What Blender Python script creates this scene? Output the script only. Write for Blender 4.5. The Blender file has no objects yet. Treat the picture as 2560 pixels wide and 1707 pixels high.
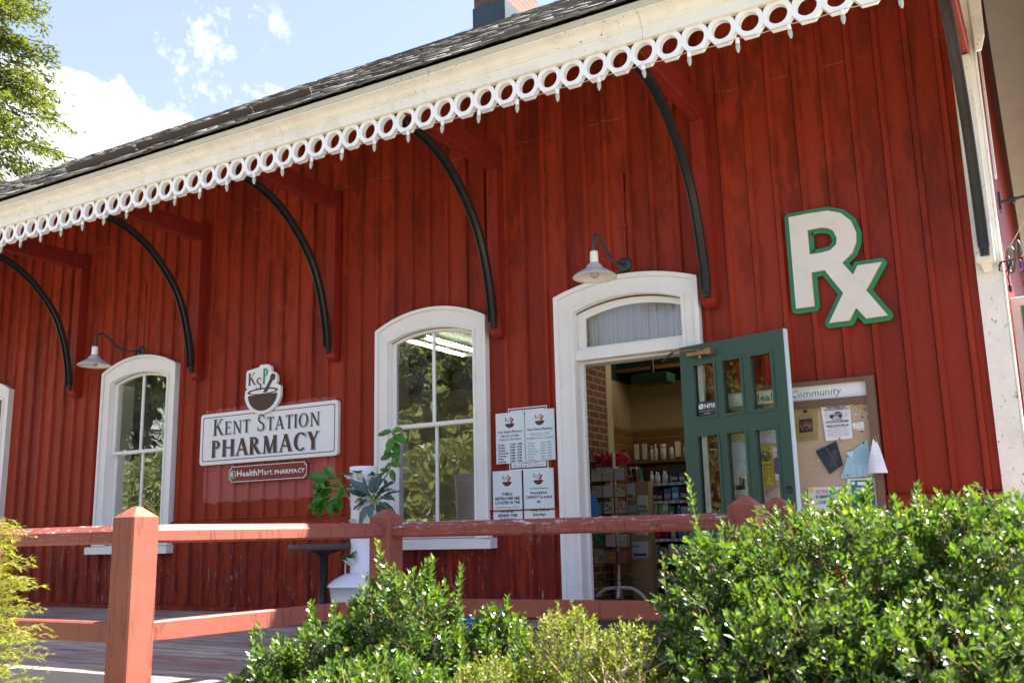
import bpy, bmesh, math, random
import numpy as np
from mathutils import Vector, Matrix
from mathutils.geometry import delaunay_2d_cdt
random.seed(7); RNG = np.random.default_rng(11)
R = math.radians
SC = bpy.context.scene
COL = SC.collection

# ------------------------------------------------------------------ camera
cam_d = bpy.data.cameras.new('camera'); cam = bpy.data.objects.new('camera', cam_d); COL.objects.link(cam)
cam_d.sensor_width = 36; cam_d.lens = 36*2394.7/2560; cam_d.clip_end = 3000; cam_d.clip_start = .05
rr = (0.86392397, 0.50312486, -0.02237752); uu = (0.11834922, -0.15962932, 0.98005711); dd = (-0.48951899, 0.84934319, 0.19745203)
m = Matrix.Identity(4)
for i in range(3):
    m[i][0], m[i][1], m[i][2] = rr[i], uu[i], -dd[i]
m[0][3], m[1][3], m[2][3] = 0, -7, .67
cam.matrix_world = m
cam_d.dof.use_dof = True; cam_d.dof.focus_distance = 7.6; cam_d.dof.aperture_fstop = 5.0
SC.camera = cam

# ------------------------------------------------------------------ light
SUN_AZ, SUN_EL = R(48), R(56.5)          # azimuth from +y towards +x
wd = bpy.data.worlds.new('World'); SC.world = wd; wd.use_nodes = True
sun_d = bpy.data.lights.new('sun', 'SUN'); sun_d.energy = 5.0; sun_d.angle = R(.5); sun_d.color = (1, .95, .86)
sun = bpy.data.objects.new('sun', sun_d); COL.objects.link(sun)
sdir = Vector((math.cos(SUN_EL)*math.sin(SUN_AZ), math.cos(SUN_EL)*math.cos(SUN_AZ), math.sin(SUN_EL)))
sun.rotation_euler = sdir.to_track_quat('Z', 'Y').to_euler(); sun.location = sdir*60
SC.view_settings.view_transform = 'Standard'; SC.view_settings.look = 'None'
SC.view_settings.exposure = 2.5; SC.view_settings.gamma = 1

def world():
    nt = wd.node_tree; N = nt.nodes; L = nt.links; N.clear()
    out = N.new('ShaderNodeOutputWorld'); bg = N.new('ShaderNodeBackground'); bg.inputs[1].default_value = .06
    sky = N.new('ShaderNodeTexSky'); sky.sky_type = 'NISHITA'; sky.sun_disc = False
    sky.sun_elevation = SUN_EL; sky.sun_rotation = SUN_AZ; sky.air_density = 1.0; sky.dust_density = 1.0; sky.ozone_density = 4.0
    tc = N.new('ShaderNodeTexCoord')
    def math_(op, a, b=None, clamp=False):
        n = N.new('ShaderNodeMath'); n.operation = op; n.use_clamp = clamp
        for i, v in enumerate((a, b)):
            if v is None: continue
            if isinstance(v, (int, float)): n.inputs[i].default_value = v
            else: L.new(v, n.inputs[i])
        return n.outputs[0]
    def dot(v):
        n = N.new('ShaderNodeVectorMath'); n.operation = 'DOT_PRODUCT'; n.inputs[1].default_value = v
        L.new(tc.outputs['Generated'], n.inputs[0]); return n.outputs['Value']
    def noise(s, d, r=.6):
        n = N.new('ShaderNodeTexNoise'); n.inputs['Scale'].default_value = s; n.inputs['Detail'].default_value = d; n.inputs['Roughness'].default_value = r
        L.new(tc.outputs['Generated'], n.inputs['Vector']); return n.outputs['Fac']
    def ramp(v, lo, hi):
        n = N.new('ShaderNodeMapRange'); n.interpolation_type = 'SMOOTHSTEP'; n.inputs[1].default_value = lo; n.inputs[2].default_value = hi
        L.new(v, n.inputs[0]); return n.outputs[0]
    # the big cumulus bank low in the west: everything under a tilted great circle
    a = Vector((-0.7645, 0.4774, 0.4331)); b = Vector((-0.6755, 0.6133, 0.4093)); nrm = a.cross(b).normalized()
    if nrm.z > 0: nrm = -nrm
    n1 = noise(11, 6); n2 = noise(26, 5)
    e = math_('ADD', math_('ADD', dot(nrm), math_('MULTIPLY', math_('SUBTRACT', n1, .5), .10)), math_('MULTIPLY', math_('SUBTRACT', n2, .5), .03))
    bank = ramp(e, -.004, .016)
    # thin wisps above it
    c = Vector((-0.665, 0.598, 0.448)).normalized()
    w = math_('MULTIPLY', ramp(dot(c), .9948, .9990), ramp(noise(15, 7, .65), .46, .66))
    w = math_('MULTIPLY', w, .6)
    c2 = Vector((-0.62, 0.65, 0.44)).normalized()
    w3 = math_('MULTIPLY', math_('MULTIPLY', ramp(dot(c2), .985, .998), ramp(noise(8, 6, .6), .42, .7)), .5)
    gen = math_('MULTIPLY', ramp(noise(3.2, 7, .55), .56, .70), .45)
    far = ramp(dot((0, -1, 0)), .1, .4)
    gen = math_('MULTIPLY', gen, far)
    f = math_('MAXIMUM', math_('MAXIMUM', bank, w), math_('MAXIMUM', gen, .14), True)
    mx = N.new('ShaderNodeMix'); mx.data_type = 'RGBA'; L.new(f, mx.inputs['Factor'])
    mx.inputs['B'].default_value = (5.4, 5.5, 5.7, 1)
    tn = N.new('ShaderNodeMix'); tn.data_type = 'RGBA'; tn.blend_type = 'MULTIPLY'; tn.inputs['Factor'].default_value = 1; tn.inputs['B'].default_value = (1.18, .97, 1.04, 1)
    L.new(sky.outputs[0], tn.inputs['A']); L.new(tn.outputs['Result'], mx.inputs['A'])
    L.new(mx.outputs['Result'], bg.inputs[0]); L.new(bg.outputs[0], out.inputs[0])
world()

# ------------------------------------------------------------------ materials
class NT:
    def __init__(s, name):
        s.m = bpy.data.materials.new(name); s.m.use_nodes = True
        s.t = s.m.node_tree; s.N = s.t.nodes; s.L = s.t.links
        s.b = s.N['Principled BSDF']; s.out = s.N['Material Output']; s._tc = None
    def pos(s):
        if s._tc is None: s._tc = s.N.new('ShaderNodeNewGeometry')
        return s._tc.outputs['Position']
    def put(s, v, sock):
        if isinstance(v, (int, float)): sock.default_value = v
        elif isinstance(v, tuple): sock.default_value = v if len(v) == len(sock.default_value) else (*v, 1)
        else: s.L.new(v, sock)
    def math(s, op, a, b=0., clamp=False):
        n = s.N.new('ShaderNodeMath'); n.operation = op; n.use_clamp = clamp; s.put(a, n.inputs[0]); s.put(b, n.inputs[1]); return n.outputs[0]
    def scaled(s, sc, v=None):
        n = s.N.new('ShaderNodeVectorMath'); n.operation = 'MULTIPLY'; s.put(v if v is not None else s.pos(), n.inputs[0]); n.inputs[1].default_value = sc; return n.outputs[0]
    def noise(s, sc, detail=5, rough=.6, v=None, dist=0):
        n = s.N.new('ShaderNodeTexNoise'); n.inputs['Scale'].default_value = 1; n.inputs['Detail'].default_value = detail; n.inputs['Roughness'].default_value = rough
        n.inputs['Distortion'].default_value = dist
        sc = sc if isinstance(sc, tuple) else (sc, sc, sc)
        s.L.new(s.scaled(sc, v), n.inputs['Vector']); return n.outputs['Fac']
    def ramp(s, v, lo, hi, a=0., b=1.):
        n = s.N.new('ShaderNodeMapRange'); n.interpolation_type = 'SMOOTHSTEP'
        for i, q in enumerate((v, lo, hi, a, b)): s.put(q, n.inputs[i])
        return n.outputs[0]
    def mix(s, f, a, b):
        n = s.N.new('ShaderNodeMix'); n.data_type = 'RGBA'; s.put(f, n.inputs['Factor']); s.put(a, n.inputs['A']); s.put(b, n.inputs['B']); return n.outputs['Result']
    def sep(s, v=None):
        n = s.N.new('ShaderNodeSeparateXYZ'); s.L.new(v if v is not None else s.pos(), n.inputs[0]); return n.outputs
    def attr(s, name):
        n = s.N.new('ShaderNodeAttribute'); n.attribute_name = name; return n.outputs['Fac']
    def bump(s, h, strength=.3, dist=.01):
        n = s.N.new('ShaderNodeBump'); n.inputs['Strength'].default_value = strength; n.inputs['Distance'].default_value = dist
        s.L.new(h, n.inputs['Height']); s.L.new(n.outputs[0], s.b.inputs['Normal'])
    def set(s, color=None, rough=None, **kw):
        if color is not None: s.put(color, s.b.inputs['Base Color'])
        if rough is not None: s.put(rough, s.b.inputs['Roughness'])
        for k, v in kw.items(): s.put(v, s.b.inputs[k.replace('_', ' ')])
        return s.m
def simple(name, col, rough=.5, var=.12, sc=14, bump=0, **kw):
    t = NT(name); n = t.noise(sc, 4)
    d = tuple(c*(1-var) for c in col); u = tuple(min(1, c*(1+var)) for c in col)
    t.set(t.mix(n, d, u), rough, **kw)
    if bump: t.bump(n, bump, .004)
    return t.m

def mat_siding():
    t = NT('red_siding_paint'); X, Y, Z = t.sep()
    board = t.N.new('ShaderNodeTexWhiteNoise'); board.noise_dimensions = '1D'
    t.L.new(t.math('FLOOR', t.math('DIVIDE', t.math('ADD', X, .4806), .2005)), board.inputs['W'])
    big = t.noise((5.5, 5, .8), 6, .62); mid = t.noise((11, 9, 3.2), 6, .68, dist=.4); streak = t.noise((26, 26, 1.3), 4, .6)
    c = t.mix(board.outputs['Value'], (.215, .020, .0072), (.315, .034, .0115))
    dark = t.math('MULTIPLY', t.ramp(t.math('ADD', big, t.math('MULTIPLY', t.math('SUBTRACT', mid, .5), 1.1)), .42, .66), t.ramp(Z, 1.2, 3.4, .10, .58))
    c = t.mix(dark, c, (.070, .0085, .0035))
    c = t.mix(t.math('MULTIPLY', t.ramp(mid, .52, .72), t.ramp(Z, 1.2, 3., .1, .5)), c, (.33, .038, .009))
    c = t.mix(t.math('MULTIPLY', t.ramp(streak, .55, .72), .35), c, (.13, .012, .010))
    # bare, peeled wood low down and on the battens
    peel = t.noise((34, 34, 7), 5, .7); low = t.ramp(Z, 1.0, .45, 0., 1.)
    big2 = t.noise((1.6, 1.6, 2.4), 3)
    pm = t.math('MULTIPLY', t.ramp(peel, .585, .62), t.math('MULTIPLY', low, t.ramp(big2, .44, .56)))
    c = t.mix(pm, c, (.30, .24, .20))
    dk = t.math('MULTIPLY', t.ramp(t.noise((24, 24, 2.6), 6, .7), .47, .56), t.math('MULTIPLY', low, .85))
    c = t.mix(dk, c, (.13, .013, .012))
    # fine scratches and paint lifts
    scr = t.noise((40, 40, 90), 3, .6, dist=1.5); c = t.mix(t.math('MULTIPLY', t.ramp(scr, .70, .73), .35), c, (.45, .25, .2))
    # pale repainted patch around the two shop signs, ragged edges
    rag = t.math('MULTIPLY', t.math('SUBTRACT', t.noise((9, 9, 14), 4, .7), .5), .22)
    bx = t.math('SUBTRACT', t.math('ABSOLUTE', t.math('ADD', X, 6.84)), t.math('ADD', .86, t.math('MULTIPLY', rag, .4)))
    bz = t.math('SUBTRACT', t.math('ABSOLUTE', t.math('SUBTRACT', Z, 1.53)), t.math('ADD', .47, t.math('MULTIPLY', rag, .7)))
    inb = t.ramp(t.math('MAXIMUM', bx, bz), .006, -.006)
    c = t.mix(t.math('MULTIPLY', inb, .8), c, (.40, .115, .10))
    # joint where the wall boards were lengthened
    jn = t.ramp(t.math('ABSOLUTE', t.math('SUBTRACT', Z, t.math('ADD', 4.072, t.math('MULTIPLY', t.noise(3, 2), .012)))), .0065, .0035)
    c = t.mix(t.math('MULTIPLY', jn, t.ramp(t.noise((3, 3, 3), 4), .45, .65, 0., .6)), c, (.26, .15, .11))
    t.set(c, t.ramp(mid, .3, .7, .42, .6), Specular_IOR_Level=.2)
    t.bump(t.math('ADD', t.math('MULTIPLY', mid, .6), t.math('MULTIPLY', t.noise((60, 60, 12), 4), .4)), .35, .006)
    return t.m
def mat_trim(name, col=(.80, .79, .75), dirt=.3, flake=.66):
    t = NT(name); n = t.noise((5, 5, 5), 6, .65); f = t.noise((38, 38, 22), 5, .7); g = t.noise((1.4, 4, 4), 3)
    c = t.mix(t.math('MULTIPLY', t.ramp(n, .4, .75), dirt), col, (.55, .49, .40))
    fl = t.math('MULTIPLY', t.ramp(f, flake, flake+.03), t.ramp(g, .42, .58))
    c = t.mix(fl, c, (.34, .27, .21)); t.set(c, .45); t.bump(t.math('ADD', n, t.math('MULTIPLY', f, .5)), .18, .004); return t.m
def mat_redwood(name, base, worn=.0, top=False):
    t = NT(name); g = t.noise((6, 6, 6), 5, .65); gr = t.noise((3, 3, 3), 8, .7, dist=.2)
    st = t.noise((70, 9, 90), 4, .6)
    c = t.mix(g, tuple(q*.8 for q in base), tuple(min(1, q*1.18) for q in base))
    c = t.mix(t.math('MULTIPLY', t.ramp(st, .58, .74), .3), c, tuple(q*.5 for q in base))
    if worn:
        nz = t.N.new('ShaderNodeNewGeometry'); zz = t.sep(nz.outputs['Normal'])[2]
        m_ = t.ramp(t.noise((16, 16, 70), 6, .72), .66-worn*.14, .70-worn*.14)
        c = t.mix(t.math('MULTIPLY', m_, t.ramp(zz, -.1, .6, .18, 1.)), c, (.47, .42, .40))
    ck = t.noise((9, 9, .9), 5, .55, dist=.6); c = t.mix(t.math('MULTIPLY', t.ramp(t.math('ABSOLUTE', t.math('SUBTRACT', ck, .52)), .012, .004), .55), c, tuple(q*.35 for q in base)); t.set(c, .5, Specular_IOR_Level=.3); t.bump(gr, .2, .004); return t.m
def mat_shingle():
    t = NT('asphalt_shingle'); r = t.attr('rnd'); n = t.noise(30, 5, .7); l = t.noise((1.2, 2, 2), 4)
    c = t.mix(r, (.085, .078, .072), (.23, .213, .19)); c = t.mix(t.math('MULTIPLY', t.ramp(n, .45, .7), .4), c, (.19, .175, .155))
    c = t.mix(t.math('MULTIPLY', t.ramp(l, .5, .7), .35), c, (.03, .032, .028)); t.set(c, .9); t.bump(n, .4, .005); return t.m
def mat_brick(name, mortar=(.45, .36, .26), c1=(.21, .055, .028), c2=(.075, .028, .018), sw=False, sx=1.):
    t = NT(name); X, Y, Z = t.sep(); cb = t.N.new('ShaderNodeCombineXYZ')
    t.L.new(t.math('ADD', X, Y), cb.inputs[0]); t.L.new(Z, cb.inputs[1])
    b = t.N.new('ShaderNodeTexBrick'); t.L.new(cb.outputs[0], b.inputs['Vector']); b.inputs['Scale'].default_value = 1
    b.inputs['Brick Width'].default_value = .205; b.inputs['Row Height'].default_value = .072; b.inputs['Mortar Size'].default_value = .007
    b.inputs['Color1'].default_value = (*c1, 1); b.inputs['Color2'].default_value = (*c2, 1); b.inputs['Mortar'].default_value = (*mortar, 1)
    b.inputs['Bias'].default_value = -.1
    n = t.noise(20, 4); c = t.mix(t.math('MULTIPLY', n, .5), b.outputs['Color'], (.20, .10, .06)); t.set(c, .85); t.bump(b.outputs['Fac'], -.5, .006); return t.m
def mat_leaf(name, dark, light, tip=None, rough=.3, trans=.35, spec=.5, coat=0.):
    t = NT(name); r = t.attr('rnd'); c = t.mix(r, dark, light)
    if tip: c = t.mix(t.ramp(r, .86, .97), c, tip)
    t.set(c, rough, Specular_IOR_Level=spec); t.b.inputs['Coat Weight'].default_value = coat; t.b.inputs['Coat Roughness'].default_value = .18
    tr = t.N.new('ShaderNodeBsdfTranslucent'); t.L.new(t.mix(.35, c, (light[0]*2.6+.03, light[1]*2.2+.03, light[2]*.6)), tr.inputs[0])
    ms = t.N.new('ShaderNodeMixShader'); ms.inputs[0].default_value = trans
    t.L.new(t.b.outputs[0], ms.inputs[1]); t.L.new(tr.outputs[0], ms.inputs[2]); t.L.new(ms.outputs[0], t.out.inputs[0]); return t.m
def mat_glass(name, tint=(.75, .8, .78), refl=1.0, wav=.25, see=1., soft=0., dust_veil=0.):
    t = NT(name); gl = t.N.new('ShaderNodeBsdfGlossy'); gl.inputs['Roughness'].default_value = soft; gl.inputs['Color'].default_value = (.95, .97, 1, 1)
    tp = t.N.new('ShaderNodeBsdfTransparent'); tp.inputs[0].default_value = (*(c*see for c in tint), 1)
    fr = t.N.new('ShaderNodeFresnel'); fr.inputs[0].default_value = 1.62
    ms = t.N.new('ShaderNodeMixShader'); t.L.new(t.math('MULTIPLY', fr.outputs[0], 2.0*refl, True), ms.inputs[0])
    if wav:
        bp = t.N.new('ShaderNodeBump'); bp.inputs['Strength'].default_value = wav; bp.inputs['Distance'].default_value = .02
        t.L.new(t.noise(2.6, 2, .5), bp.inputs['Height']); t.L.new(bp.outputs[0], gl.inputs['Normal'])
    t.L.new(tp.outputs[0], ms.inputs[1]); t.L.new(gl.outputs[0], ms.inputs[2])
    df = t.N.new('ShaderNodeBsdfDiffuse'); df.inputs[0].default_value = (.75, .75, .72, 1); md = t.N.new('ShaderNodeMixShader'); t.L.new(t.math('MULTIPLY', t.ramp(t.noise(3.5, 4), .3, .75), dust_veil), md.inputs[0])  # pale dust film that also paints a grey veil of reflected sky
    t.L.new(ms.outputs[0], md.inputs[1]); t.L.new(df.outputs[0], md.inputs[2]); t.L.new(md.outputs[0], t.out.inputs[0]); return t.m
def mat_emit(name, col, s):
    t = NT(name); t.set(col, .5); t.put(col, t.b.inputs['Emission Color']); t.b.inputs['Emission Strength'].default_value = s; return t.m
def mat_deck():
    t = NT('weathered_deck'); r = t.attr('rnd'); n = t.noise((2.2, 14, 10), 6, .7); g = t.noise((1.1, 2.2, 2), 4)
    c = t.mix(r, (.28, .24, .20), (.46, .40, .34)); c = t.mix(t.math('MULTIPLY', t.ramp(n, .42, .6), .65), c, (.15, .10, .085))
    c = t.mix(t.math('MULTIPLY', t.ramp(g, .46, .66), .5), c, (.20, .07, .055)); t.set(c, .8); t.bump(n, .4, .006); return t.m
def mat_wood(name, a, b, sc=(4, 40, 40), rough=.6):
    t = NT(name); n = t.noise(sc, 6, .65, dist=.3); t.set(t.mix(n, a, b), rough); t.bump(n, .15, .003); return t.m
def mat_slats():
    t = NT('slat_panel_wood'); X, Y, Z = t.sep(); n = t.noise((3, 3, 26), 5, .6); f = t.math('FRACT', t.math('DIVIDE', Z, .085))
    c = t.mix(n, (.19, .085, .022), (.31, .15, .04)); c = t.mix(t.ramp(t.math('ABSOLUTE', t.math('SUBTRACT', f, .5)), .455, .48), c, (.52, .32, .12)); t.set(c, .5); return t.m
def mat_ground():
    t = NT('packed_gravel_ground'); n = t.noise(40, 6, .7); g = t.noise(.35, 4); c = t.mix(n, (.17, .15, .125), (.32, .29, .24)); yy = t.sep()[1]; c = t.mix(t.ramp(t.math('ADD', yy, t.math('MULTIPLY', g, 3.)), -11., -13.), c, (.035, .075, .018)); t.set(c, .95); t.bump(n, .5, .01); return t.m

M = dict(siding=mat_siding(), trim=mat_trim('white_trim_paint', dirt=.16), cornice=mat_trim('weathered_cornice_paint', (.80, .77, .69), .42, .61), ring=mat_trim('white_scallop_paint', (.86, .86, .85), .12, .72),
 gutter=mat_trim('mossy_drip_edge', (.52, .49, .36), .5, .6), red=mat_redwood('red_bracket_paint', (.25, .021, .011)), beamred=mat_redwood('worn_red_beam_paint', (.22, .02, .012), .3),
 fence=mat_redwood('faded_red_fence_paint', (.25, .074, .050)), rail=mat_redwood('peeling_red_rail_paint', (.245, .062, .044), .68),
 iron=simple('black_cast_iron', (.020, .0165, .015), .42, .6, 22, .4), shingle=mat_shingle(), strip=simple('brown_metal_strip', (.055, .030, .028), .5, .2, 6),
 chim=mat_brick('chimney_brick', (.12, .10, .085), (.13, .050, .034), (.035, .028, .026)), inbrick=mat_brick('interior_brick', (.42, .34, .23)), copper=simple('aged_copper', (.026, .044, .050), .5, .6, 8),
 glass=mat_glass('window_glass', wav=.10, refl=2.2, see=.9, soft=.010, dust_veil=.07), tglass=mat_glass('transom_glass', (.95, .95, .95), refl=.45, wav=.15), dglass=mat_glass('door_glass', (.9, .92, .9), refl=.8, wav=.1),
 green=mat_trim('green_door_paint', (.030, .078, .056), 0.0, .69), edge=mat_trim('door_edge_paint', (.48, .62, .66), .2, .62), bronze=simple('bronze_metal', (.36, .20, .12), .35, .15, 20, Metallic=.7),
 galv=simple('dull_enamel', (.50, .51, .50), .45, .35, 9, .1), enamel=simple('white_enamel', (.80, .78, .72), .35, .08), verdi=simple('dark_verdigris_steel', (.028, .042, .045), .45, .5, 18),
 bulb=mat_glass('bulb_glass', (.9, .88, .8), 1., 0), bulbwhite=simple('frosted_bulb', (.42, .43, .38), .25, .1), socket=simple('white_socket', (.85, .85, .84), .4, .03), wire=simple('pale_wire', (.42, .40, .36), .6),
 white=simple('white_sign_board', (.80, .80, .80), .3, .03), brown=simple('dark_brown_lettering', (.062, .030, .022), .4, .1), bluegrey=simple('blue_grey_letter_shadow', (.42, .52, .60), .4), lgreen=simple('green_lettering', (.02, .25, .085), .4),
 maroon=simple('maroon_sign_board', (.20, .022, .026), .35, .06), rxgreen=simple('green_sign_board', (.012, .20, .065), .35, .12, 5), rxwhite=mat_trim('weathered_letter_board', (.70, .66, .60), .4, .75), rxedge=simple('tan_board_edge', (.50, .30, .20), .6),
 paper=simple('white_paper', (.78, .78, .80), .6, .03), notice=simple('pale_blue_notice', (.66, .74, .75), .35, .03), black=simple('black_print', (.02, .02, .022), .5), frameblack=simple('dark_frame', (.025, .025, .03), .4),
 walnut=mat_wood('walnut_board_frame', (.10, .055, .032), (.20, .12, .075), (5, 5, 60)), cork=simple('pale_cork', (.50, .38, .26), .8, .3, 60, .2), deck=mat_deck(), ground=mat_ground(),
 plastic=simple('white_plastic', (.80, .82, .86), .25, .04), darkcup=simple('dark_cup', (.02, .02, .02), .6), tablewood=mat_wood('dark_table_wood', (.035, .022, .018), (.10, .07, .06), (5, 60, 60)), blackmetal=simple('black_metal', (.015, .017, .02), .4),
 blue=simple('blue_plastic', (.01, .19, .75), .3, .1), navy=simple('dark_blue_plastic', (.012, .03, .20), .4), mat=simple('black_rubber_mesh', (.02, .02, .022), .7, .4, 40),
 beige=simple('beige_wall_paint', (.46, .34, .17), .7, .05, 4), beigetrim=simple('beige_trim', (.55, .44, .26), .6), dgreen=simple('dark_green_ceiling_paint', (.012, .028, .018), .6), slats=mat_slats(), woodfloor=mat_wood('shop_floor_wood', (.10, .055, .025), (.22, .12, .055), (3, 30, 30)),
 tan=simple('tan_cardboard', (.42, .28, .14), .8, .08), shelf=simple('grey_shelf_metal', (.45, .43, .40), .4), darkback=simple('dark_pegboard', (.055, .045, .05), .7), curtain=None, soffit=mat_trim('cream_soffit_paint', (.80, .72, .58), .3, .68),
 bark=simple('grey_bark', (.11, .085, .065), .9, .4, 12, .5), twig=simple('brown_twig', (.22, .14, .07), .8, .3, 30), redtulle=simple('red_tulle', (.55, .02, .05), .8))
def curtain_mat():
    t = NT('sheer_white_curtain'); t.set((.86, .86, .86), .9); tr = t.N.new('ShaderNodeBsdfTranslucent'); tr.inputs[0].default_value = (.9, .9, .92, 1)
    ms = t.N.new('ShaderNodeMixShader'); ms.inputs[0].default_value = .4; t.L.new(t.b.outputs[0], ms.inputs[1]); t.L.new(tr.outputs[0], ms.inputs[2]); t.L.new(ms.outputs[0], t.out.inputs[0]); return t.m
M['curtain'] = curtain_mat()
_cc = {}
def col(c, rough=.45):
    k = (tuple(round(x, 3) for x in c), rough)
    if k not in _cc: _cc[k] = simple('painted_%s' % ('surface',), c, rough, .05)
    return _cc[k]

# ------------------------------------------------------------------ object helpers
ORG = {}
def tag(o, label=None, cat=None, group=None, kind=None):
    for k, v in (('label', label), ('category', cat), ('group', group), ('kind', kind)):
        if v: o[k] = v
    return o
def thing(name, loc, label, cat, group=None):
    o = bpy.data.objects.new(name, None); COL.objects.link(o); o.location = loc; o.empty_display_size = .1; ORG[o.name] = Vector(loc)
    return tag(o, label, cat, group)
class MB:
    """collects geometry in world coordinates; build() links it as one mesh object"""
    def __init__(s): s.v = []; s.f = []; s.sm = []
    def add(s, vs, fs, smooth=False):
        o = len(s.v); s.v += [tuple(v) for v in vs]; s.f += [tuple(i+o for i in f) for f in fs]; s.sm += [smooth]*len(fs); return s
    def box(s, x0, x1, y0, y1, z0, z1):
        return s.add([(x0,y0,z0),(x1,y0,z0),(x1,y1,z0),(x0,y1,z0),(x0,y0,z1),(x1,y0,z1),(x1,y1,z1),(x0,y1,z1)], [(0,3,2,1),(4,5,6,7),(0,1,5,4),(1,2,6,5),(2,3,7,6),(3,0,4,7)])
    def cbox(s, x0, x1, y0, y1, z0, z1, b=.006):
        return s.loft([[(x0+b,y0+b,z0),(x1-b,y0+b,z0),(x1-b,y1-b,z0),(x0+b,y1-b,z0)],[(x0,y0,z0+b),(x1,y0,z0+b),(x1,y1,z0+b),(x0,y1,z0+b)],[(x0,y0,z1-b),(x1,y0,z1-b),(x1,y1,z1-b),(x0,y1,z1-b)],[(x0+b,y0+b,z1),(x1-b,y0+b,z1),(x1-b,y1-b,z1),(x0+b,y1-b,z1)]])
    def loft(s, rings, caps=True, smooth=False, closed=True):
        n = len(rings[0]); vs = [p for r in rings for p in r]; fs = []
        for i in range(len(rings)-1):
            for j in range(n if closed else n-1):
                k = (j+1) % n; fs.append((i*n+j, i*n+k, (i+1)*n+k, (i+1)*n+j))
        s.add(vs, fs, smooth)
        if caps: s.add(rings[0], [tuple(range(n))[::-1]]); s.add(rings[-1], [tuple(range(n))])
        return s
    def obox(s, p, q, w, h, up=(0, 0, 1)):
        """bar from p to q, w wide sideways, h along up"""
        p, q = Vector(p), Vector(q); d = (q-p).normalized(); sd = d.cross(Vector(up)).normalized(); u = sd.cross(d)
        r = lambda c: [c-sd*w/2-u*h/2, c+sd*w/2-u*h/2, c+sd*w/2+u*h/2, c-sd*w/2+u*h/2]
        return s.loft([r(p), r(q)])
    def profile(s, pts, x0, x1):
        """polygon (y,z) swept along x"""
        return s.loft([[(x0, y, z) for y, z in pts], [(x1, y, z) for y, z in pts]])
    def tube(s, path, r, n=8, caps=True):
        P = [Vector(p) for p in path]; rs = r if isinstance(r, (list, tuple)) else [r]*len(P); rings = []
        prev = None
        for i, p in enumerate(P):
            d = (P[min(i+1, len(P)-1)]-P[max(i-1, 0)]).normalized()
            a = Vector((0, 0, 1)) if abs(d.z) < .9 else Vector((1, 0, 0))
            if prev is not None: a = prev
            u = (a - d*a.dot(d)).normalized(); w = d.cross(u); prev = u
            rings.append([p+(u*math.cos(t)+w*math.sin(t))*rs[i] for t in [2*math.pi*k/n for k in range(n)]])
        return s.loft(rings, caps, True)
    def lathe(s, prof, c=(0, 0, 0), n=24, caps=False, axis='z'):
        rings = []
        for r, h in prof:
            ring = []
            for k in range(n):
                t = 2*math.pi*k/n; a, b = r*math.cos(t), r*math.sin(t)
                ring.append((c[0]+a, c[1]+b, c[2]+h) if axis == 'z' else (c[0]+a, c[1]+h, c[2]+b))
            rings.append(ring)
        return s.loft(rings, caps, True)
    def build(s, name, mat, parent=None, origin=None, smooth=None, rnd=False):
        me = bpy.data.meshes.new(name); o = bpy.data.objects.new(name, me)
        org = ORG[parent.name] if parent is not None else Vector(origin or (0, 0, 0))
        me.from_pydata([(v[0]-org.x, v[1]-org.y, v[2]-org.z) for v in s.v], [], s.f)
        me.polygons.foreach_set('use_smooth', s.sm if smooth is None else [smooth]*len(s.f))
        if rnd: a = me.attributes.new('rnd', 'FLOAT', 'FACE'); a.data.foreach_set('value', s.rnd)
        me.materials.append(mat); me.update(); COL.objects.link(o)
        if parent is not None: o.parent = parent
        else: o.location = org
        ORG[o.name] = org
        return o
def fix_normals(o):
    bm = bmesh.new(); bm.from_mesh(o.data); bmesh.ops.recalc_face_normals(bm, faces=bm.faces); bm.to_mesh(o.data); bm.free(); return o

def flat(loops, thick, y, bev=0.0):
    """plate standing in the xz plane, front at y, outline loops[0] with holes loops[1:]; returns MB"""
    vs = []; es = []
    for lp in loops:
        o = len(vs); n = len(lp); vs += [Vector((a, b)) for a, b in lp]; es += [(o+k, o+(k+1) % n) for k in range(n)]
    V, E_, F, _, _, _ = delaunay_2d_cdt(vs, es, [], 0, 1e-6)
    def inside(px, pz):
        c = False
        for lp in loops:
            n = len(lp)
            for k in range(n):
                x1, z1 = lp[k]; x2, z2 = lp[(k+1) % n]
                if (z1 > pz) != (z2 > pz) and px < (x2-x1)*(pz-z1)/(z2-z1)+x1: c = not c
        return c
    T = []
    for f in F:
        c = sum((V[k] for k in f), Vector((0, 0)))/len(f)
        if inside(c.x, c.y): T.append(tuple(f))
    if thick == 0:
        mb = MB(); mb.add([(v.x, y, v.y) for v in V], T); return mb
    n = len(V); cnt = {}
    for f in T:
        for k in range(len(f)):
            e = (f[k], f[(k+1) % len(f)]); cnt[e] = 1
    side = [e for e in cnt if (e[1], e[0]) not in cnt]
    mb = MB(); P = [(v.x, y, v.y) for v in V]+[(v.x, y+thick, v.y) for v in V]
    mb.add(P, T+[tuple(k+n for k in f)[::-1] for f in T]+[(b, a, a+n, b+n) for a, b in side])
    return mb
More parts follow.
